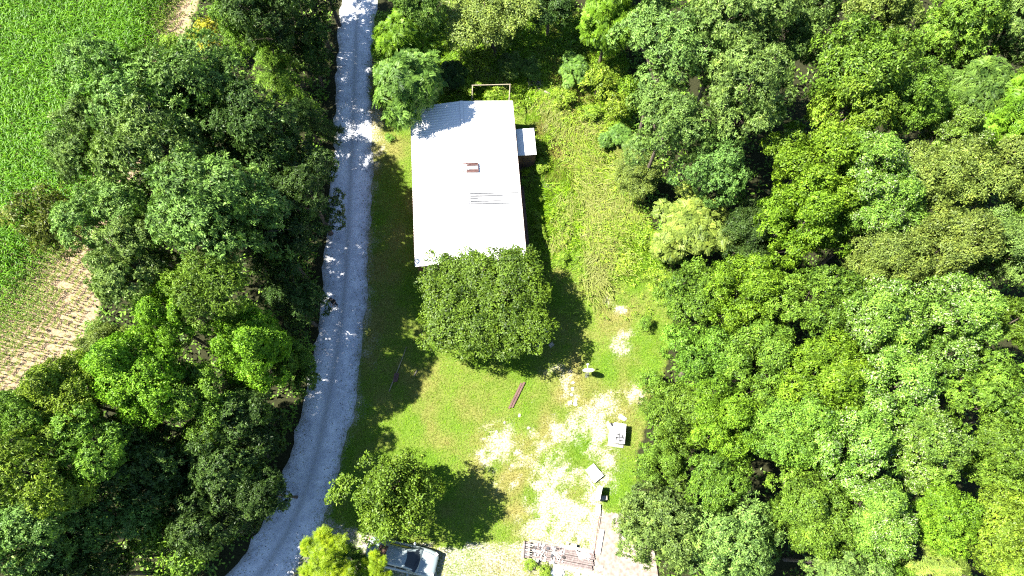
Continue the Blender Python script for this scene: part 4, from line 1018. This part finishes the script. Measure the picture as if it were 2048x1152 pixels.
for x, y, r, h, kd, m_, lb in ((1195, 165, 40, 3.2, 'bush', 'weed', 'bright leafy bush at the upper right corner of the yard'), (1150, 140, 34, 2.6, 'pinnate', 'sumac', 'shaded sumac bush at the top of the yard right of the heap of branches'),
    (1235, 215, 34, 2.8, 'bush', 'weed', 'bright bush under the left rim of the bluish oaks'), (1020, 128, 30, 2.2, 'pinnate', 'sumac', 'small sumac with long leaves above the timber frame'), (1062, 135, 26, 2.0, 'pinnate', 'sumac', 'small sumac beside the heap of dead branches'),
    (935, 170, 26, 1.8, 'bush', 'weed', 'green bush left of the timber frame'), (905, 150, 32, 2.6, 'pinnate', 'dark', 'shaded sumac bush right of the roof corner sumac tree'), (960, 120, 34, 2.4, 'bush', 'weed', 'leafy bush below the olive tree at the top'),
    (1240, 270, 26, 1.8, 'pinnate', 'sumac', 'low sumac plant in the tall grass near the oaks'), (1270, 300, 30, 2.4, 'pinnate', 'sumac', 'sumac bush at the foot of the bluish oak'), (1212, 280, 20, 1.5, 'pinnate', 'sumac', 'single large-leaved sumac sprout in the tall grass'),
    (1290, 645, 16, 1.2, 'bush', 'green', 'small dark bush on the lawn edge above the satellite dish'), (1130, 195, 26, 1.5, 'bush', 'weed', 'low leafy clump right of the short pale log'), (1180, 225, 24, 1.4, 'bush', 'weed', 'low leafy clump in the tall grass below the corner bush'),
    (1125, 515, 13, .8, 'bush', 'weed', 'small leafy clump right of the lower house corner'), (980, 195, 14, .7, 'bush', 'weed', 'leafy clump growing inside the timber frame'), (1255, 180, 30, 2.6, 'bush', 'bright', 'yellow-green bush between the corner bush and the bluish oaks'),
    (1060, 1128, 14, .6, 'bush', 'weed', 'low green clump below the deck steps'), (1090, 1142, 16, .6, 'bush', 'weed', 'low green clump between the deck and the rubble'), (778, 275, 10, .5, 'bush', 'green', 'small clump on the sunlit road verge'),
    (1300, 760, 26, 2.0, 'bush', 'green', 'leafy bush at the forest edge right of the satellite dish'), (1290, 480, 24, 1.6, 'bush', 'weed', 'leafy bush at the forest edge below the grey-green brush'), (1320, 560, 28, 2.0, 'bush', 'weed', 'bright leafy bush at the forest edge below the vine bush')):
    tree(x, y, r, h, kd, m_, lb, name='bush', cat='bush', group='bushes round the yard')

# ------------------------------------------------------------------ grass, tall grass, undergrowth, corn: uncountable, one mass each
def yard_mask(x, y):
    ix, iy = proj(x, y)
    ok = (roadd(x, y) > 1.72 - .55 * np.abs(rng.normal(0, .5, np.shape(x)))) & ~in_house(x, y, .15) & ~in_poly(x, y, slab_poly) & ~in_poly(x, y, field_poly)
    return ok
xl, yl = at(690, 1100), at(800, 40)
N = 260000
x = rng.uniform(-18, 15, N); y = rng.uniform(-6, 44, N)
wd_ = in_poly(x, y, forest_right_poly) | (x < np.interp(y, RC[::-1, 1], RC[::-1, 0]))
bf = bare_f(x, y) + (fbm(x * 3, y * 3, 77, 2) - .5) * .35
keep = yard_mask(x, y) & ~wd_ & (rng.random(N) > smooth(.10, .85, bf) * .95)
x, y = x[keep], y[keep]; ix, iy = proj(x, y); n_ = len(x)
tall = smooth(600, 430, iy) * smooth(1040, 1090, ix); tall = np.maximum(tall, smooth(235, 190, iy)); tall = np.clip(tall * (.55 + .9 * fbm(x * .5, y * .5, 51)), 0, 1)
hgt = (.10 + .36 * tall) * rng.uniform(.6, 1.3, n_)
dirn = fbm(x * .35, y * .35, 61, 2) * 12.6 + rng.normal(0, .9, n_)
lean = rng.uniform(.5, 1.3, n_)
ax = nrm(np.stack([np.cos(dirn) * lean, np.sin(dirn) * lean, np.ones(n_)], 1)); nm = nrm(np.stack([-np.cos(dirn), -np.sin(dirn), lean + .2], 1) + rng.normal(0, .3, (n_, 3)))
dryv = np.clip(dry_f(x, y) + rng.normal(0, .16, n_), 0, 1)
Q = leaf_quads(np.stack([x, y, np.zeros(n_)], 1), ax, nm, hgt * 1.5, (.022 + .022 * tall) * rng.uniform(.7, 1.4, n_), fold=.1, curl=.25)
gmsh = quads_obj('lawn_grass', Q, np.clip(rng.normal(.5, .22, n_), 0, 1), dryv)
def grass_mat(name, d1, l1, d2, l2):
    m = leaf_mat(name, d1, l1, spec=.25, rough=.5, trans=.3); n = m.node_tree
    b = n.nodes['Principled BSDF']; src = b.inputs['Base Color'].links[0].from_socket
    t = attr(n, 'tone'); straw = ramp(n, t, [(.1, d2), (.9, l2)])
    f = ramp(n, attr(n, 'pick'), [(.30, (0, 0, 0)), (.72, (1, 1, 1))])
    c = mixc(n, f, src, straw); n.links.new(c, b.inputs['Base Color'])
    for l in list(n.links):
        if l.to_node.type == 'MIX' and l.from_socket == src and l.to_node.blend_type == 'MULTIPLY': n.links.new(c, l.to_socket)
    return m
GR = grass_mat('grass_blades', (.055, .140, .003), (.155, .285, .016), (.14, .13, .02), (.30, .275, .075))
tag(link('lawn_grass', gmsh, None, GR), 'short and long green grass over the yard', 'grass', kind='stuff')
# tall flattened pale grass
tg = []
rg = np.random.default_rng(6)
spots = [(1165, 300, 1.3), (1172, 345, 1.0), (1150, 330, 1.0), (1185, 430, 1.5), (1190, 480, 1.3), (1200, 520, 1.3), (1175, 455, 1.0), (1205, 405, 1.4), (1225, 410, 1.3), (1180, 395, 1.2), (1120, 235, 1.2), (1135, 260, 1.2), (1150, 285, 1.0), (1100, 215, .8),
         (1240, 330, 1.2), (1215, 350, 1.2), (1245, 390, 1.2), (1160, 375, 1.0), (1120, 440, .9), (1110, 480, .8), (1230, 450, 1.2), (1265, 430, 1.2), (1195, 300, 1.0), (1230, 290, 1.0), (1000, 160, 1.0), (960, 150, 1.0), (1090, 200, .8), (1170, 250, 1.1), (1200, 250, 1.1),
         (1190, 560, 1.2), (1240, 520, 1.0), (1140, 400, .9), (1215, 480, 1.1), (1270, 370, 1.1)]
X_, Y_, D_, L_, K_ = [], [], [], [], []
for sx_, sy_, q in spots:
    p = at(sx_, sy_); m = int(230 * q); a0 = rg.uniform(-2.2, -.5)
    X_.append(p.x + rg.normal(0, .45 * q, m)); Y_.append(p.y + rg.normal(0, .6 * q, m)); D_.append(a0 + rg.normal(0, .45, m)); L_.append(rg.uniform(.6, 1.3, m) * (.7 + .3 * q)); K_.append(np.clip(rg.normal(rg.uniform(.5, .85), .15, m), 0, 1))
X_, Y_, D_, L_, K_ = map(np.concatenate, (X_, Y_, D_, L_, K_)); n_ = len(X_)
segs = []
hd_ = np.stack([np.cos(D_), np.sin(D_), np.zeros(n_)], 1); sd2 = np.stack([-np.sin(D_), np.cos(D_), np.zeros(n_)], 1)
prevp = np.stack([X_, Y_, np.zeros(n_)], 1); wv = .036 * rg.uniform(.7, 1.5, n_)[:, None]
for j, (f, up) in enumerate(((.35, .85), (.35, .35), (.35, -.25))):
    nx_p = prevp + (hd_ * math.sqrt(1 - min(up * up, .99)) + np.array([0, 0, up])) * (L_ * f)[:, None]
    nx_p[:, 2] = np.maximum(nx_p[:, 2], .03); w0, w1 = wv * (1 - .3 * j), wv * (1 - .3 * (j + 1)) + .002
    segs.append(np.stack([prevp - sd2 * w0, prevp + sd2 * w0, nx_p + sd2 * w1, nx_p - sd2 * w1], 1)); prevp = nx_p
tmsh = quads_obj('tall_grass', np.vstack(segs), np.tile(np.clip(rg.normal(.6, .2, n_), 0, 1), 3), np.tile(K_, 3))
TGM = grass_mat('tall_grass_blades', (.07, .135, .006), (.17, .27, .02), (.16, .18, .03), (.29, .31, .09))
tag(link('tall_grass', tmsh, None, TGM), 'tall pale grass flopped over in arching clumps right of the house', 'tall grass', kind='stuff')
# broad-leaved weeds through the rough grass
N = 9000
x = rng.uniform(-6, 15, N); y = rng.uniform(14, 40, N); ix, iy = proj(x, y)
zone = (smooth(600, 470, iy) * smooth(1050, 1100, ix) + smooth(240, 200, iy) * (ix > 860)) * smooth(.42, .62, fbm(x * .55, y * .55, 91, 3)) + .12 * (ix > 1060)
keep = yard_mask(x, y) & ~in_poly(x, y, forest_right_poly) & (rng.random(N) < zone) & (iy > 120) & (iy < 640)
x, y = x[keep], y[keep]; n_ = len(x)
P_ = np.stack([x, y, rng.uniform(.10, .55, n_) * (.5 + fbm(x * .7, y * .7, 13))], 1); D__ = nrm(rng.normal(0, .35, (n_, 3)) + np.array([0, 0, 1.0]))
Q, t = rosettes(rng, P_, D__, fbm(x * 1.2, y * 1.2, 14) - .4, 9, .16, .07, (0, 55), .08)
tag(link('weed_cover', quads_obj('weed_cover', Q, t), None, L['weed']), 'bright broad-leaved weeds growing through the rough grass right of the house', 'weeds', kind='stuff')
# undergrowth below and beside the trees
N = 30000
x = rng.uniform(-40, 42, N); y = rng.uniform(-8, 52, N)
edge = np.minimum(seg_dist(x, y, forest_right), np.where(x < 0, np.abs(roadd(x, y) - 2.6), 1e9))
edge = np.minimum(edge, seg_dist(x, y, field_edge))
wd_ = in_poly(x, y, forest_right_poly) | ((x < np.interp(y, RC[::-1, 1], RC[::-1, 0])) & ~in_poly(x, y, field_poly)) | ((proj(x, y)[1] < 125) & (x > -10))
keep = wd_ & (roadd(x, y) > 2.1) & (rng.random(N) < np.clip(1.1 * np.exp(-edge / 2.2) + .42, 0, 1)) & ~in_poly(x, y, slab_poly)
x, y = x[keep], y[keep]; n_ = len(x)
P_ = np.stack([x, y, rng.uniform(.05, .9, n_) * (.4 + fbm(x * .5, y * .5, 3))], 1); D__ = nrm(rng.normal(0, .35, (n_, 3)) + np.array([0, 0, 1.0]))
Q, t = rosettes(rng, P_, D__, np.zeros(n_), 5, .28, .15, (0, 50), .14)
tag(link('undergrowth', quads_obj('undergrowth', Q, t), None, L['green']), 'leafy undergrowth on the forest floor and along the tree edges', 'undergrowth', kind='stuff')
# corn
rd = np.array([.43, .90]); rd /= np.linalg.norm(rd); rn = np.array([rd[1], -rd[0]])
SP = .62
U, Vv = np.meshgrid(np.arange(-70, 70, .20), np.arange(-70, 70, SP)); U = U.ravel() + rng.normal(0, .05, U.size); Vv = Vv.ravel() + rng.normal(0, .035, Vv.size)
x = U * rd[0] + Vv * rn[0] - 25; y = U * rd[1] + Vv * rn[1] + 25
ix, iy = proj(x, y)
k = in_poly(x, y, field_poly) & (ix > -170) & (ix < 470) & (iy > -150) & (iy < 860); x, y, ix, iy = x[k], y[k], ix[k], iy[k]
d = seg_dist(x, y, field_edge)
wide = 2.8 + 8.5 * smooth(400, 610, iy)
vig = smooth(.0, 1.0, (d - .5 + (fbm(x * .25, y * .25, 71) - .5) * 3.0) / (wide + .8))
k = rng.random(len(x)) < (.75 + 1.1 * vig) * (d > .6); x, y, vig = x[k], y[k], vig[k]; n_ = len(x)
print('CORN', n_)
hgt = (.42 + 1.7 * vig ** 1.1) * rng.uniform(.85, 1.12, n_)
qs, ts, pk_ = [], [], []
nleaf = 10
az0 = rng.uniform(0, 6.28, n_)
for j in range(nleaf):
    f = (j + .8) / nleaf; az = az0 + j * math.pi + rng.normal(0, .35, n_)
    ln_ = hgt * .33 * (1.15 - .55 * abs(f - .45)) * rng.uniform(.8, 1.2, n_); wv = (.019 + .009 * vig)[:, None]
    hd_ = np.stack([np.cos(az), np.sin(az), np.zeros(n_)], 1); sd2 = np.stack([-np.sin(az), np.cos(az), np.zeros(n_)], 1)
    prevp = np.stack([x, y, hgt * f * .92], 1)
    tn = np.clip(rng.normal(.5, .2, n_), 0, 1)
    for up, w0, w1 in ((.75, .7, 1.0), (.25, 1.0, .75), (-.45, .75, .08)):
        nx_p = prevp + (hd_ * math.sqrt(1 - up * up) + np.array([0, 0, up])) * (ln_ * .42)[:, None]
        qs.append(np.stack([prevp - sd2 * wv * w0, prevp + sd2 * wv * w0, nx_p + sd2 * wv * w1, nx_p - sd2 * wv * w1], 1)); ts.append(tn); pk_.append(np.clip(.85 - vig * .9 + rng.normal(0, .12, n_), 0, 1)); prevp = nx_p
sd2 = np.stack([np.cos(az0), np.sin(az0), np.zeros(n_)], 1) * .018; b0 = np.stack([x, y, np.zeros(n_)], 1); b1 = np.stack([x, y, hgt * .95], 1)
for s_ in (sd2, np.stack([-sd2[:, 1], sd2[:, 0], sd2[:, 2]], 1)): qs.append(np.stack([b0 - s_, b0 + s_, b1 + s_ * .5, b1 - s_ * .5], 1)); ts.append(np.full(n_, .6)); pk_.append(np.clip(.85 - vig * .9, 0, 1))
cmsh = quads_obj('corn_crop', np.vstack(qs), np.concatenate(ts), np.concatenate(pk_))
CM = grass_mat('corn_blades', (.022, .090, .002), (.095, .215, .006), (.09, .14, .008), (.23, .28, .03))
tag(link('corn_crop', cmsh, None, CM), 'dense rows of green corn thinning to stunted plants at the field edge', 'corn', kind='stuff')
tri = sum(len(m.polygons) * 2 for m in bpy.data.meshes); print('TRIS', tri, flush=True)
